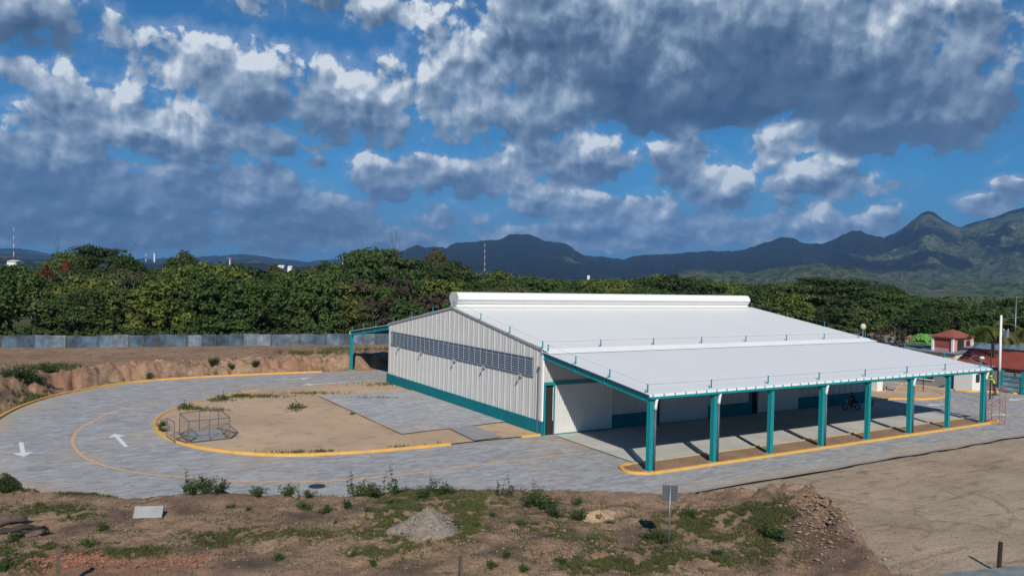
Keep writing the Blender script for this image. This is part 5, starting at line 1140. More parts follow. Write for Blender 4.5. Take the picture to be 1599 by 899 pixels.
# long red-roofed building
lr = thing('long_house', 'long low building with dark walls and a weathered red metal roof on the right', 'house', (76, 0, 0))
MB().box(73.4, 80.6, -16, 6.6, 0, 2.45).build('wall', 'grey_wall', lr)
def gabled(parent, x0, x1, y0, y1, ze, zr, m, oh=.5, axis_='y'):
    if axis_ == 'y':
        xm = (x0 + x1) / 2; V = [(x0 - oh, y0 - oh, ze), (xm, y0 - oh, zr), (x1 + oh, y0 - oh, ze), (x0 - oh, y1 + oh, ze), (xm, y1 + oh, zr), (x1 + oh, y1 + oh, ze)]
    else:
        ym = (y0 + y1) / 2; V = [(x0 - oh, y0 - oh, ze), (x0 - oh, ym, zr), (x0 - oh, y1 + oh, ze), (x1 + oh, y0 - oh, ze), (x1 + oh, ym, zr), (x1 + oh, y1 + oh, ze)]
    V2 = V + [(a, b, c - .09) for a, b, c in V]
    return MB().add(V2, [(0, 1, 4, 3), (1, 2, 5, 4), (6, 9, 10, 7), (7, 10, 11, 8), (0, 6, 7, 1), (1, 7, 8, 2), (3, 4, 10, 9), (4, 5, 11, 10), (0, 3, 9, 6), (2, 8, 11, 5)]).build('roof', m, parent)
rf = gabled(lr, 73.4, 80.6, -16, 6.6, 2.45, 4.35, 'red_roof', .6)
for y in (-12, -8, -4, 0, 4): MB().box(73.33, 73.4, y - .5, y + .5, 1.0, 1.9).build('window', 'window_glass', lr)
ac = thing('rooftop_unit', 'small white box unit sitting on the red roof near the right edge', 'box', (76, -1.2, 3.3)); MB().box(75.2, 75.9, -3.0, -2.1, 3.05, 3.65).build('case', 'white_wall', ac); MB().tube([(75.18, -2.55, 3.35), (75.14, -2.55, 3.35)], .22, 14).build('fan', 'black_steel', ac)
# pink house with hip roof
P = gz(1487, 526, 5); 
ph = thing('pink_house', 'two-storey pink house with white corner columns and a red hip roof', 'house', (93, 18, 0))
ang = 0.0
def hip(parent, x0, x1, y0, y1, ze, zr, m, oh=.7):
    x0 -= oh; x1 += oh; y0 -= oh; y1 += oh; c_ = ((x0 + x1) / 2, (y0 + y1) / 2); L = (y1 - y0) / 2 - (x1 - x0) / 2; a = max(0.01, L) if (y1 - y0) > (x1 - x0) else 0.01
    V = [(x0, y0, ze), (x1, y0, ze), (x1, y1, ze), (x0, y1, ze), (c_[0], c_[1] - a, zr), (c_[0], c_[1] + a, zr)]
    V2 = V + [(p[0], p[1], p[2] - .12) for p in V[:4]]
    return MB().add(V2, [(0, 1, 4), (1, 2, 5, 4), (2, 3, 5), (3, 0, 4, 5), (0, 6, 7, 1), (1, 7, 8, 2), (2, 8, 9, 3), (3, 9, 6, 0), (9, 8, 7, 6)]).build('roof', m, parent)
MB().box(89.4, 95.0, 16.5, 19.6, 0, 4.85).build('wall', 'pink_wall', ph); hip(ph, 89.4, 95.0, 16.5, 19.6, 4.85, 6.0, 'hip_roof', .5)
for (x, y) in ((89.3, 16.4), (89.3, 19.6), (95, 16.4)): MB().box(x - .16, x + .16, y - .16, y + .16, 0, 4.84).build('corner_column', 'white_wall', ph)
MB().box(89.3, 89.39, 17.0, 19.2, 3.2, 4.4).build('arch_panel', 'hip_roof', ph); MB().box(90.8, 92.6, 16.4, 16.49, 2.2, 4.4).build('doorway', 'interior_dark', ph); MB().box(93.4, 94.4, 16.4, 16.49, 2.6, 4.2).build('window', 'window_glass', ph)
# smaller sheds and roofs
def house(px, py, z_eave, w_, d_, wallm, roofm, label, rise=1.0, flat=False, name='house', cat='house', dist=None, ang=0):
    P = gz(px, py, z_eave) if dist is None else far(px, dist); h0 = float(H(np.array([P[0]]), np.array([P[1]]))[0]); root = thing(name, label, cat, (P[0], P[1], h0)); x0, x1, y0, y1 = P[0], P[0] + d_, P[1] - w_ / 2, P[1] + w_ / 2
    MB().box(x0, x1, y0, y1, h0 - .3, z_eave).build('wall', wallm, root)
    if flat: MB().add([(x0 - .4, y0 - .4, z_eave + .02), (x1 + .4, y0 - .4, z_eave + rise), (x1 + .4, y1 + .4, z_eave + rise), (x0 - .4, y1 + .4, z_eave + .02), (x0 - .4, y0 - .4, z_eave - .08), (x1 + .4, y0 - .4, z_eave + rise - .1), (x1 + .4, y1 + .4, z_eave + rise - .1), (x0 - .4, y1 + .4, z_eave - .08)], [(0, 1, 2, 3), (4, 7, 6, 5), (0, 4, 5, 1), (1, 5, 6, 2), (2, 6, 7, 3), (3, 7, 4, 0)]).build('roof', roofm, root)
    else: gabled(root, x0, x1, y0, y1, z_eave, z_eave + rise, roofm, .5)
    MB().box(x0 - .05, x0 + .02, P[1] - .6, P[1] + .6, h0 + .9, h0 + 1.8).build('window', 'window_glass', root); return root
house(1462, 549, 2.4, 6, 5, 'cream_wall', 'zinc_roof', 'low shed with blue-grey tin roof in front of the pink house', .5, True)
house(1428, 545, 2.3, 4, 4, 'grey_wall', 'zinc_roof', 'small tin-roofed shed behind the canopy roof edge', .5, True)
house(1378, 516, 3.7, 3.6, 5, 'grey_wall', 'red_roof', 'dark house with red gable roof under the trees beyond the canopy', 1.3, False)
house(1540, 548, 3.2, 9, 6, 'grey_wall', 'zinc_roof', 'grey tin-roofed house between the pink house and the palm', .6, True, dist=142)
house(1620, 544, 3.8, 9, 6, 'grey_wall', 'zinc_roof', 'grey tin roof at the right edge above the long red one', .6, True, dist=136)
def open_shed(px, dist, zt, w_, label):
    P = far(px, dist); root = thing('lean_to', label, 'shelter', (P[0], P[1], 0), 'open lean-to shelters'); 
    for dx in (0, 2.4):
        for dy in (-w_ / 2, w_ / 2): MB().box(P[0] + dx - .05, P[0] + dx + .05, P[1] + dy - .05, P[1] + dy + .05, 0, zt).build('post', 'wood_grey', root)
    MB().box(P[0] - .4, P[0] + 2.8, P[1] - w_ / 2 - .4, P[1] + w_ / 2 + .4, zt, zt + .08).build('roof', 'zinc_dull', root)
open_shed(1402, 150, 2.6, 5, 'open lean-to with thin posts left of the bright green netting'); open_shed(1445, 146, 2.8, 4, 'open lean-to with dark flat roof in front of the green netting')
# bright green netting over plants
P = far(1436, 168); nb = MB(); V = []
for i in range(13):
    for j in range(9):
        u_ = (i / 12 - .5) * 2; v_ = j / 8; V.append((P[0] + v_ * 5, P[1] - u_ * 1.9, 3.6 - .9 * u_ * u_ + .25 * rng.normal() * .5 - .4 * (j == 0) * 2))
nb.add(V, [(i * 9 + j, i * 9 + j + 1, (i + 1) * 9 + j + 1, (i + 1) * 9 + j) for i in range(12) for j in range(8)]); nb.box(P[0] + .1, P[0] + 4.9, P[1] - 1.8, P[1] + 1.8, 0, 2.2)
tag(nb.build('plant_netting', 'lime_mesh', None, smooth=False), 'bright lime-green netting stretched over a plot left of the pink house', 'netting')
# poles
def at_dist(px, dist, py):
    d = ray(px, py); k = dist / math.hypot(d[0], d[1]); return CAM + d * k
def pole_thing(name, label, cat, px, dist, topy, r_, m, base=0.0, group=None):
    Pt = at_dist(px, dist, topy); root = thing(name, label, cat, (Pt[0], Pt[1], base), group); MB().tube([(Pt[0], Pt[1], base - .2), (Pt[0], Pt[1], Pt[2])], [r_ * 1.25, r_ * .8], 10).build('pole', m, root, smooth=True); return root, Pt
up, Pt = pole_thing('utility_pole', 'tall white concrete utility pole carrying a grey transformer on the right', 'utility pole', 1563.5, 118, 492, .16, 'white_wall')
z_ = at_dist(1563, 118, 520)[2]; MB().tube([Pt * (1, 1, 0) + np.array([.5, -.5, z_ - .55]), Pt * (1, 1, 0) + np.array([.5, -.5, z_ + .35])], .30, 12).build('transformer', 'galvanised', up)
MB().beam(Pt + np.array([0, 0, -.5]), Pt + np.array([1.0, -1.6, -.2]), .07, .07).build('bracket_arm', 'steel_grey', up); MB().beam(Pt * (1, 1, 0) + np.array([0, 0, z_]), Pt * (1, 1, 0) + np.array([.6, -.6, z_]), .08, .08).build('bracket', 'steel_grey', up)
ins = MB();
for k in (-.25, .1): MB().tube([Pt * (1, 1, 0) + np.array([.5 + k, -.5 - k, z_ + .35]), Pt * (1, 1, 0) + np.array([.5 + k, -.5 - k, z_ + .62])], [.05, .03], 6).build('insulator', 'white_wall', up)
lp, Pt = pole_thing('street_lamp', 'thin black lamp post standing between the canopy corner and the white utility pole', 'street lamp', 1548.5, 104, 536, .07, 'black_steel')
MB().beam(Pt + np.array([-.35, .2, .03]), Pt + np.array([.35, -.2, .03]), .22, .10).build('lamp_head', 'black_steel', lp)
lp, Pt = pole_thing('street_lamp', 'tall slender grey street lamp among the trees at the right edge', 'street lamp', 1587, 150, 465, .09, 'galvanised')
MB().beam(Pt, Pt + np.array([-.6, -.4, .12]), .18, .10).build('lamp_head', 'galvanised', lp)
lp, Pt = pole_thing('floodlight_pole', 'short pole with a curved arm and pale floodlight over the canopy end', 'floodlight', 1533, 100, 562, .05, 'galvanised')
MB().tube([Pt, Pt + np.array([-.1, .1, .35]), Pt + np.array([-.6, .5, .45]), Pt + np.array([-1, .8, .1])], .04, 6).build('arm', 'galvanised', lp); MB().ball(Pt + np.array([0, 0, .25]), .28, sq=(1, 1, .6)).build('lamp_head', 'white_wall', lp, smooth=True)
wt, Pt = pole_thing('water_tank', 'round cream water tank on a thin pole rising beyond the roof corner', 'water tank', 1347.5, 130, 514, .10, 'galvanised')
MB().ball(Pt + np.array([0, 0, .4]), .42, 14, 10, (1, 1, 1.2)).build('tank', 'cream_wall', wt, smooth=True)
sp = thing('sign_post', 'thin black post with a grey plate standing on the small far earth island', 'sign', (56.6, 1.9, 0)); MB().tube([(56.6, 1.9, .1), (56.6, 1.9, 2.4)], .05, 8).build('pole', 'black_steel', sp); MB().box(56.52, 56.56, 1.55, 2.25, 2.1, 2.8).build('plate', 'steel_grey', sp)
bn = thing('bench', 'small concrete bench on the far earth island beyond the canopy', 'bench', (53.4, 4.0, .1))
MB().box(53.1, 53.6, 3.2, 4.9, .50, .60).build('seat', 'concrete', bn)
for y in (3.45, 4.65): MB().box(53.15, 53.55, y - .07, y + .07, .1, .50).build('leg', 'concrete', bn)
MB().obox((53.66, 4.05, .85), (.05, 0, .02), (0, .85, 0), (.03, 0, .18)).build('backrest', 'concrete', bn)

# scaffold tower with red frames beside the last column
scf = thing('scaffold', 'red frame scaffold tower standing at the far corner of the canopy', 'scaffold', (42, -13.5, 0))
SX0, SX1, SY0, SY1 = 41.55, 42.6, -14.15, -12.95; LV = [0, 1.35, 2.7]
for y in (SY0, SY1):
    for li, z_ in enumerate(LV[:2] + [2.7]):
        top_ = z_ + (1.3 if li < 2 else 1.0); fm = MB()
        for x in (SX0, SX1): fm.tube([(x, y, z_ + .02), (x, y, top_)], .028, 6)
        for q in ([.05, .35, .75, 1.25] if li < 2 else [.45, .95]): fm.tube([(SX0, y, z_ + q), (SX1, y, z_ + q)], .022, 5)
        fm.tube([(SX0 + .4, y, z_ + .35), (SX0 + .4, y, z_ + .95)], .02, 5); fm.build('frame', 'scaffold_red', scf)
for x in (SX0, SX1):
    for z_ in LV[:2]:
        MB().tube([(x, SY0, z_ + .1), (x, SY1, z_ + 1.2)], .018, 5).build('brace', 'scaffold_red', scf); MB().tube([(x, SY1, z_ + .1), (x, SY0, z_ + 1.2)], .018, 5).build('brace', 'scaffold_red', scf)
MB().box(SX0, SX1, SY0 + .50, SY0 + .77, 2.70, 2.75).build('plank', 'wood_grey', scf); MB().box(SX0, SX1, SY0 + .80, SY0 + 1.08, 2.70, 2.75).build('plank', 'wood_grey', scf)

# people ------------------------------------------------------------
def skin_body(name, joints, edges, parent, m, sub=2):
    me = bpy.data.meshes.new(name); me.from_pydata([j[0] for j in joints], edges, []); o = bpy.data.objects.new(name, me); col.objects.link(o); o.parent = parent; me.materials.append(MATS[m])
    md = o.modifiers.new('skin', 'SKIN'); sv = me.skin_vertices[0].data
    for i, j in enumerate(joints): r_ = j[1]; sv[i].radius = r_ if hasattr(r_, '__len__') else (r_, r_)
    sv[0].use_root = True; md.use_smooth_shade = True; ss = o.modifiers.new('sub', 'SUBSURF'); ss.levels = sub; ss.render_levels = sub; return o
def person(label, J, group=None, shirt='hivis_cloth', trousers='navy_cloth', hat='helmet_yellow', loc=(0, 0, 0), rz=0, s_=1.0):
    """J: dict of joints in local metres"""
    root = thing('person', label, 'person', (0, 0, 0), group)
    N = ['pelvis', 'belly', 'chest', 'neck', 'head', 'shl', 'ell', 'wrl', 'hal', 'shr', 'elr', 'wrr', 'har', 'hipl', 'knl', 'anl', 'tol', 'hipr', 'knr', 'anr', 'tor']
    Rr = {'pelvis': (.13, .10), 'belly': (.125, .095), 'chest': (.15, .105), 'neck': .05, 'head': (.085, .10), 'shl': .058, 'ell': .042, 'wrl': .028, 'hal': (.035, .018), 'shr': .058, 'elr': .042, 'wrr': .028, 'har': (.035, .018), 'hipl': .09, 'knl': .058, 'anl': .04, 'tol': .035, 'hipr': .09, 'knr': .058, 'anr': .04, 'tor': .035}
    E_ = [(0, 1), (1, 2), (2, 3), (3, 4), (2, 5), (5, 6), (6, 7), (7, 8), (2, 9), (9, 10), (10, 11), (11, 12), (0, 13), (13, 14), (14, 15), (15, 16), (0, 17), (17, 18), (18, 19), (19, 20)]
    jts = [(tuple(J[n]), Rr[n]) for n in N]; ed = list(E_)
    for hnd, wr in (('hal', 'wrl'), ('har', 'wrr')):                       # five fingers on each hand
        hp = np.array(J[hnd]); d = hp - np.array(J[wr]); d /= np.linalg.norm(d); s2 = np.cross(d, (0, .3, 1)); s2 /= np.linalg.norm(s2); hi = N.index(hnd)
        for q, L in ((-.028, .065), (-.010, .078), (.010, .074), (.027, .058)):
            b = len(jts); jts.append((tuple(hp + d * .03 + s2 * q), .009)); jts.append((tuple(hp + d * (.03 + L) + s2 * q * 1.2 + np.array([0, 0, -.02])), .007)); ed += [(hi, b), (b, b + 1)]
        b = len(jts); jts.append((tuple(hp + s2 * .045 + d * .02), .010)); ed.append((hi, b))
    skin_body('body', jts, ed, root, 'skin', 2)
    def sub(names, scale, edges_, m, nm): return skin_body(nm, [(tuple(J[n]) if isinstance(n, str) else tuple(n), tuple(np.atleast_1d(Rr[k_]) * scale) if np.ndim(Rr[k_]) else Rr[k_] * scale) for n, k_ in names], edges_, root, m, 2)
    sub([('pelvis', 'pelvis'), ('belly', 'belly'), ('chest', 'chest'), ('shl', 'shl'), ('ell', 'ell'), ('shr', 'shr'), ('elr', 'elr')], 1.16, [(0, 1), (1, 2), (2, 3), (3, 4), (2, 5), (5, 6)], shirt, 'shirt')
    sub([('pelvis', 'pelvis'), ('hipl', 'hipl'), ('knl', 'knl'), ('anl', 'anl'), ('hipr', 'hipr'), ('knr', 'knr'), ('anr', 'anr')], 1.18, [(0, 1), (1, 2), (2, 3), (0, 4), (4, 5), (5, 6)], trousers, 'trousers')
    for a, b in (('anl', 'tol'), ('anr', 'tor')): skin_body('boot', [(tuple(J[a]), .052), (tuple(J[b]), .048)], [(0, 1)], root, 'dark_cloth', 1)
    hd = np.array(J['head']); f_ = np.array(J.get('face', (0, 1, 0)), float); f_ /= np.linalg.norm(f_)
    h_ = MB(); h_.ball(hd + np.array([0, 0, .055]), .125, 12, 8, (1, 1, .82)); h_.obox(hd + np.array([0, 0, .045]) + f_ * .12, f_ * .05, np.cross(f_, (0, 0, 1)) * .07, np.array([0, 0, .008])); h_.build('helmet', hat, root, smooth=True)
    fm = MB(); fm.ball(hd + f_ * .105 + np.array([0, 0, -.03]), .018, 6, 5); fm.build('nose', 'skin', root, smooth=True)
    sdv = np.cross(f_, (0, 0, 1))
    for s3 in (-1, 1): MB().ball(hd + f_ * .095 + sdv * .032 * s3 + np.array([0, 0, .0]), .011, 6, 5).build('eye', 'black_steel', root, smooth=True); MB().ball(hd + sdv * .10 * s3 + np.array([0, 0, -.015]), .024, 6, 5, (.5, .8, 1)).build('ear', 'skin', root, smooth=True)
    MB().obox(hd + f_ * .097 + np.array([0, 0, -.062]), sdv * .022, f_ * .004, np.array([0, 0, .004])).build('mouth', 'red_paint', root)
    root.location = loc; root.rotation_euler = (0, 0, rz); root.scale = (s_,) * 3; return root
# worker climbing and leaning towards the column (facing -X, towards the column), feet on the planks
worker = dict(pelvis=(.05, 0, .92), belly=(-.02, 0, 1.07), chest=(-.13, 0, 1.28), neck=(-.22, 0, 1.46), head=(-.27, 0, 1.60), shl=(-.15, -.18, 1.37), ell=(-.42, -.22, 1.42), wrl=(-.62, -.16, 1.55), hal=(-.70, -.14, 1.60), shr=(-.15, .18, 1.37), elr=(-.40, .22, 1.22), wrr=(-.62, .16, 1.22), har=(-.70, .14, 1.24),
              hipl=(.05, -.10, .88), knl=(-.06, -.12, .48), anl=(.06, -.12, .09), tol=(-.10, -.12, .05), hipr=(.06, .10, .88), knr=(.10, .12, .48), anr=(.24, .12, .09), tor=(.08, .12, .05), face=(-1, 0, .2))
person('worker in a lime high-visibility shirt and yellow helmet leaning towards the last teal column', worker, loc=(42.05, SY0 + .80, 2.755), rz=-.9, s_=1.02)
# rider on a motorcycle in the shade
MX, MY, MR = 36.2, -2.6, 2.6
mc = thing('motorcycle', 'dark motorcycle parked in the canopy shade with a rider on it', 'motorcycle', (0, 0, 0))
for nm, x in (('wheel', -.64), ('wheel', .64)):
    w_ = MB(); pts_ = [(x + .25 * math.cos(t), 0, .30 + .25 * math.sin(t)) for t in np.linspace(0, 2 * math.pi, 21)]; w_.tube(pts_, .055, 8, cap=False); wh = w_.build('wheel', 'rubber', mc, smooth=True)
    r_ = MB(); r_.tube([(x, -.05, .30), (x, .05, .30)], .07, 10)
    for k in range(6): t = k * math.pi / 3; r_.tube([(x, 0, .3), (x + .23 * math.cos(t), 0, .3 + .23 * math.sin(t))], .012, 4)
    r_.build('rim', 'chrome', wh)
MB().tube([(-.1, 0, .75), (.35, 0, .8), (.45, 0, .72), (.25, 0, .42), (-.25, 0, .40), (-.35, 0, .66), (-.1, 0, .75)], .035, 8).build('frame', 'black_steel', mc)
MB().ball((.16, 0, .80), .2, 12, 8, (1.25, .7, .72)).build('fuel_tank', 'red_paint', mc, smooth=True); MB().ball((-.36, 0, .78), .2, 12, 8, (1.9, .65, .35)).build('seat', 'rubber', mc, smooth=True)
MB().box(-.02, .26, -.13, .13, .36, .62).build('engine', 'steel_grey', mc)
for s3 in (-1, 1): MB().tube([(.64, .07 * s3, .30), (.42, .07 * s3, .92)], .025, 6).build('fork', 'chrome', mc); MB().tube([(-.64, .09 * s3, .30), (-.42, .09 * s3, .70)], .022, 6).build('shock', 'chrome', mc)
MB().tube([(.28, -.36, 1.04), (.40, -.12, .98), (.40, .12, .98), (.28, .36, 1.04)], .018, 6).build('handlebar', 'black_steel', mc); MB().ball((.52, 0, .90), .10, 10, 8, (.7, 1, 1)).build('headlight', 'white_pipe', mc, smooth=True)
MB().tube([(.05, .15, .34), (-.35, .17, .32), (-.75, .18, .40)], [.03, .04, .05], 8).build('exhaust', 'chrome', mc); MB().obox((-.66, 0, .62), (.2, 0, .05), (0, .07, 0), (0, 0, .012)).build('mudguard', 'black_steel', mc)
mc.location = (MX, MY, .01); mc.rotation_euler = (0, 0, MR)
rider = dict(pelvis=(-.28, 0, .95), belly=(-.24, 0, 1.10), chest=(-.14, 0, 1.32), neck=(-.08, 0, 1.50), head=(-.04, 0, 1.64), shl=(-.12, -.19, 1.42), ell=(.06, -.26, 1.20), wrl=(.24, -.32, 1.10), hal=(.29, -.34, 1.07), shr=(-.12, .19, 1.42), elr=(.06, .26, 1.20), wrr=(.24, .32, 1.10), har=(.29, .34, 1.07),
             hipl=(-.26, -.12, .92), knl=(.08, -.24, .72), anl=(-.05, -.26, .16), tol=(.10, -.28, .06), hipr=(-.26, .12, .92), knr=(.08, .24, .72), anr=(-.05, .26, .16), tor=(.10, .28, .06), face=(1, 0, 0))
person('rider in dark clothes and helmet sitting on the motorcycle under the canopy', rider, shirt='dark_cloth', trousers='dark_cloth', hat='black_steel', loc=(MX, MY, .01), rz=MR)
bg_ = thing('tool_bag', 'small red and black bag lying on the slab near the far end of the canopy', 'bag', (41.0, -1.6, 0)); MB().ball((41.0, -1.6, .2), .3, 12, 8, (1.3, .7, .7)).build('body', 'red_paint', bg_, smooth=True); MB().tube([(40.75, -1.6, .36), (41, -1.6, .58), (41.25, -1.6, .36)], .03, 6).build('handle', 'black_steel', bg_)

# ================================================================== far towers, masts and buildings
def mast(px, dist, topy, boty, label, w_=.6, n_=9, group='radio masts'):
    a = at_dist(px, dist, boty); b = at_dist(px, dist, topy); root = thing('radio_mast', label, 'mast', a, group)
    for k in range(n_): p0, p1 = a + (b - a) * k / n_, a + (b - a) * (k + 1) / n_; MB().tube([p0, p1], w_ * (1 - .5 * k / n_), 4).build('segment', 'mast_red' if k % 2 else 'white_wall', root)
mast(21.5, 900, 355, 412, 'thin banded radio mast at the far left above the wood', .34); mast(757, 1100, 380, 424, 'thin red and white radio mast in front of the dark mountain', .40)
mast(228, 1000, 396, 408, 'short distant mast left of the red-topped tower', .5, 3); mast(535, 1000, 400, 416, 'banded mast beside the big spreading tree', .9, 3)
def tower(px, dist, topy, boty, label, headw, m='white_wall', headm='mast_red'):
    a = at_dist(px, dist, boty); b = at_dist(px, dist, topy); root = thing('tower', label, 'tower', a); MB().tube([a, b], [.7, .5], 8).build('shaft', m, root); d = rt
    MB().obox(b, d * headw, np.array([0, 0, .6]), np.array([-d[1], d[0], 0]) * headw * .5).build('platform', headm, root)
tower(241, 800, 394, 409, 'distant white tower with a red T-shaped head', 1.6); tower(92.5, 700, 396, 412, 'distant white water tower beside the tall dark tree', 1.6, 'white_wall', 'white_wall'); tower(359, 900, 403, 414, 'distant red and white control tower over the wood', 2.8, 'white_wall', 'mast_red')
def far_building(px, dist, topy, boty, wpx, wallm, roofm, label):
    a = at_dist(px, dist, boty); b = at_dist(px, dist, topy); k = dist / F; root = thing('far_building', label, 'building', a); h = b[2] - a[2]; d = rt; n_ = np.array([-d[1], d[0], 0]); w2 = wpx * k / 2
    MB().obox(a + np.array([0, 0, h * .3 - 3]) + n_ * 6, d * w2, n_ * 6, np.array([0, 0, h * .3 + 3])).build('wall', wallm, root)
    V = [a + d * s1 * w2 * 1.06 + n_ * q + np.array([0, 0, z2]) for s1 in (-1, 1) for (q, z2) in ((-1, h * .6), (6, h), (13, h * .6))]; MB().add(V, [(0, 1, 4, 3), (1, 2, 5, 4), (0, 3, 5, 2), (0, 2, 1), (3, 4, 5)]).build('roof', roofm, root)
far_building(975, 480, 444, 455, 44, 'white_wall', 'blue_roof', 'wide distant building with a bright blue roof above the ridge vent'); far_building(926, 420, 448, 457, 12, 'white_wall', 'white_wall', 'small white distant building left of the blue roof')
far_building(932, 400, 452, 460, 15, 'pink_wall', 'hip_roof', 'small distant red-tiled roof below the white building'); far_building(18, 850, 406, 411, 12, 'white_wall', 'white_wall', 'white distant building at the foot of the left radio mast')
far_building(438, 1500, 414, 420, 9, 'white_wall', 'white_wall', 'tiny white building in the distance beyond the left wood'); far_building(452, 1500, 415, 420, 6, 'white_wall', 'white_wall', 'tinier white building right of the other far one')
far_building(919, 2600, 430, 434, 4, 'white_wall', 'white_wall', 'white speck of a building at the mountain foot')
# field clearing at the left
ct = thing('field_wall', 'long low white wall across the field seen through the gap on the left', 'wall', far(85, 330)); a = far(60, 330); b = far(112, 330); MB().beam((a[0], a[1], 4.2), (b[0], b[1], 4.2), .3, .9).build('wall', 'white_wall', ct)
sheets_ = far(84, 172); bs_ = MB()
for k in range(4): p = far(60 + k * 9, 158 + k * 2); bs_ = MB(); bs_.obox((p[0], p[1], 3.6 + .2 * (k % 2)), (1.1, .1, .0), (0, 1.2, .25), (0, 0, .03)); tag(bs_.build('tarp_roof', 'zinc_blue', None), ['leftmost blue sheet roof', 'second blue sheet roof', 'third blue sheet roof', 'rightmost blue sheet roof'][k] + ' in the gap above the zinc fence', 'roof', 'blue sheet roofs')

# ================================================================== mountains
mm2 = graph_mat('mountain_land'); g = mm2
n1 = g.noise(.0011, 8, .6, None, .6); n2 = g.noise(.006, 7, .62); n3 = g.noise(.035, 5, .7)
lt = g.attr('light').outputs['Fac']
sun_patch = g.rng(g.math('ADD', g.math('ADD', g.math('MULTIPLY', n1, .9), g.math('MULTIPLY', n2, .25)), g.math('MULTIPLY', lt, .42)), .735, .79)  # sunlit patches and cloud shadow on the slopes painted into the base colour
c = g.mix(sun_patch, (.006, .011, .014), (.105, .140, .065)); c = g.mix(g.math('MULTIPLY', sun_patch, g.rng(n2, .56, .64)), c, (.19, .165, .11)); c = g.mix(g.rng(n3, .42, .60, 0, .75), c, (.008, .015, .010)); g.colour(c); g.bump(g.math('ADD', n3, g.math('MULTIPLY', n2, 2.)), 1., 30)
def range_(name, prof, R0, Rpk, R1, light, amp, na=620, nr=70, seed=1, base=-4, rough=1.0):
    pa = np.array(prof, float); azs = []; hts = []
    for (px, py) in pa:
        d = ray(px, py); azs.append(math.atan2(d[0], d[1])); hts.append(CAM[2] + d[2] / math.hypot(d[0], d[1]) * Rpk)
    A_ = np.linspace(azs[0], azs[-1], na); hp = np.interp(A_, azs, hts); rr_ = np.concatenate([np.linspace(R0, Rpk, int(nr * .75)), np.linspace(Rpk, R1, nr - int(nr * .75) + 1)[1:]])
    AA, RR = np.meshgrid(A_, rr_, indexing='ij'); t = np.where(RR < Rpk, (RR - R0) / (Rpk - R0), 1 - (RR - Rpk) / (R1 - Rpk)); X_ = CAM[0] + np.sin(AA) * RR; Y_ = CAM[1] + np.cos(AA) * RR
    warp = fbm(X_ / 900, Y_ / 900, 4, seed) * .06 * (1 - t); hp2 = np.interp(AA + warp, azs, hts); rid = 1 - 2.6 * np.abs(fbm(X_ / 560 * rough, Y_ / 560 * rough, 6, seed + 3, .58))
    sh = t ** 1.35; hgt = hp2 * sh * (1 - amp * (1 - rid) * np.clip(1 - t, 0, 1) ** .7 * 2.2) + (rid - .8) * 210 * amp * t * (1 - t) * 4 + (34 * fbm(X_ / 85, Y_ / 85, 4, seed) + 90 * (.5 - np.abs(fbm(X_ / 260, Y_ / 260, 4, seed + 7))) * (1 - t) ** .5) * t - 45 * t * (1 - t) ** .5
    hgt = np.where(t < 0.001, base, hgt); hgt = np.maximum(hgt, base)
    n0_, n1_ = hgt.shape; id_ = np.arange(n0_ * n1_).reshape(n0_, n1_); Fq = np.stack([id_[:-1, :-1], id_[1:, :-1], id_[1:, 1:], id_[:-1, 1:]], -1).reshape(-1, 4)
    V = np.stack([X_, Y_, hgt], -1).reshape(-1, 3); o = mesh_obj(name, V, [tuple(q) for q in Fq.tolist()], 'mountain_land', None, True, fixn=False)
    if o.data.polygons[len(Fq) // 3].normal.z < 0: o.data.flip_normals()
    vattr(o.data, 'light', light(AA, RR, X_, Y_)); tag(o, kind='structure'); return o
main = [(560, 425), (600, 402), (625, 393), (640, 386), (653, 381), (665, 388), (680, 385), (690, 384), (697, 388), (705, 382), (720, 378), (750, 375), (780, 374), (795, 367), (810, 365), (825, 367), (840, 372), (850, 378), (870, 378), (885, 380), (900, 390), (915, 398), (950, 402), (975, 404), (990, 401), (1030, 396), (1100, 393), (1150, 391), (1175, 385), (1200, 378), (1220, 371), (1235, 371), (1250, 377), (1280, 380), (1300, 375), (1315, 367), (1330, 362), (1345, 361), (1360, 366), (1380, 372), (1395, 366), (1410, 355), (1425, 343), (1440, 333), (1450, 330), (1460, 332), (1475, 342), (1490, 351), (1500, 356), (1510, 352), (1530, 345), (1550, 340), (1575, 330), (1599, 326), (1640, 322), (1700, 345), (1800, 390)]
azp = lambda px: math.atan2(ray(px, 430)[0], ray(px, 430)[1])
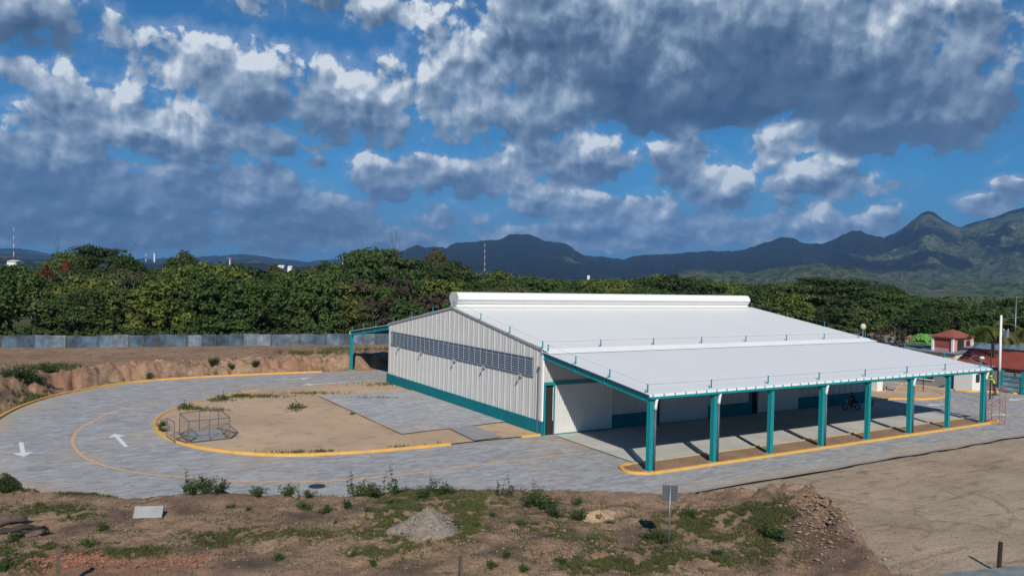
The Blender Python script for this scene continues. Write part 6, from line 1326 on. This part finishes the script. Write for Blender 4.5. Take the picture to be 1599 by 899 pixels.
def lmain(A_, R_, X_, Y_):
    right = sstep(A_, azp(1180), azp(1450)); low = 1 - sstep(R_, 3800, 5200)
    return .12 + .40 * right * (R_ < 6400) + .30 * low  # more painted sunlit patches to the right and on the low slopes
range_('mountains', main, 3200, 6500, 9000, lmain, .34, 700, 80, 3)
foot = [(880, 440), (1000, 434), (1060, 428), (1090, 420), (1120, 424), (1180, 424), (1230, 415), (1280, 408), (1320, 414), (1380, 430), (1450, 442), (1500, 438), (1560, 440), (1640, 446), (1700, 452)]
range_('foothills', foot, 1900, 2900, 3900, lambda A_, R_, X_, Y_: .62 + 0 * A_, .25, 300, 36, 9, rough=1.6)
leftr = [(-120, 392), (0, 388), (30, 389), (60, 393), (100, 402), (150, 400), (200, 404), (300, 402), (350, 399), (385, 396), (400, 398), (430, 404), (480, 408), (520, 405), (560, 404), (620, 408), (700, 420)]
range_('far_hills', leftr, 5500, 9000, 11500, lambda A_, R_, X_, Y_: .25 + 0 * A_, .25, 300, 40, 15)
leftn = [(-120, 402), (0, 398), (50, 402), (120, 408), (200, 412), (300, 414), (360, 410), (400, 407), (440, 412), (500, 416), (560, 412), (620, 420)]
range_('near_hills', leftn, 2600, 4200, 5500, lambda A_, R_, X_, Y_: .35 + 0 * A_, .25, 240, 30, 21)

# ================================================================== haze: one closed box of even, thin air round everything
hb = MB().box(-14500, 14500, -9500, 15500, -60, 1450).build('haze', 'soil', None); tag(hb, 'thin blue haze in the air', 'haze', kind='stuff')
hm = bpy.data.materials.new('haze_air'); hm.use_nodes = True; t_ = hm.node_tree; t_.nodes.clear(); ou = t_.nodes.new('ShaderNodeOutputMaterial'); pv = t_.nodes.new('ShaderNodeVolumePrincipled')
pv.inputs['Color'].default_value = (.24, .52, 1.0, 1); pv.inputs['Density'].default_value = 5.6e-5; pv.inputs['Anisotropy'].default_value = 0.0; t_.links.new(pv.outputs[0], ou.inputs['Volume'])
hb.data.materials.clear(); hb.data.materials.append(hm); hb.display_type = 'WIRE'
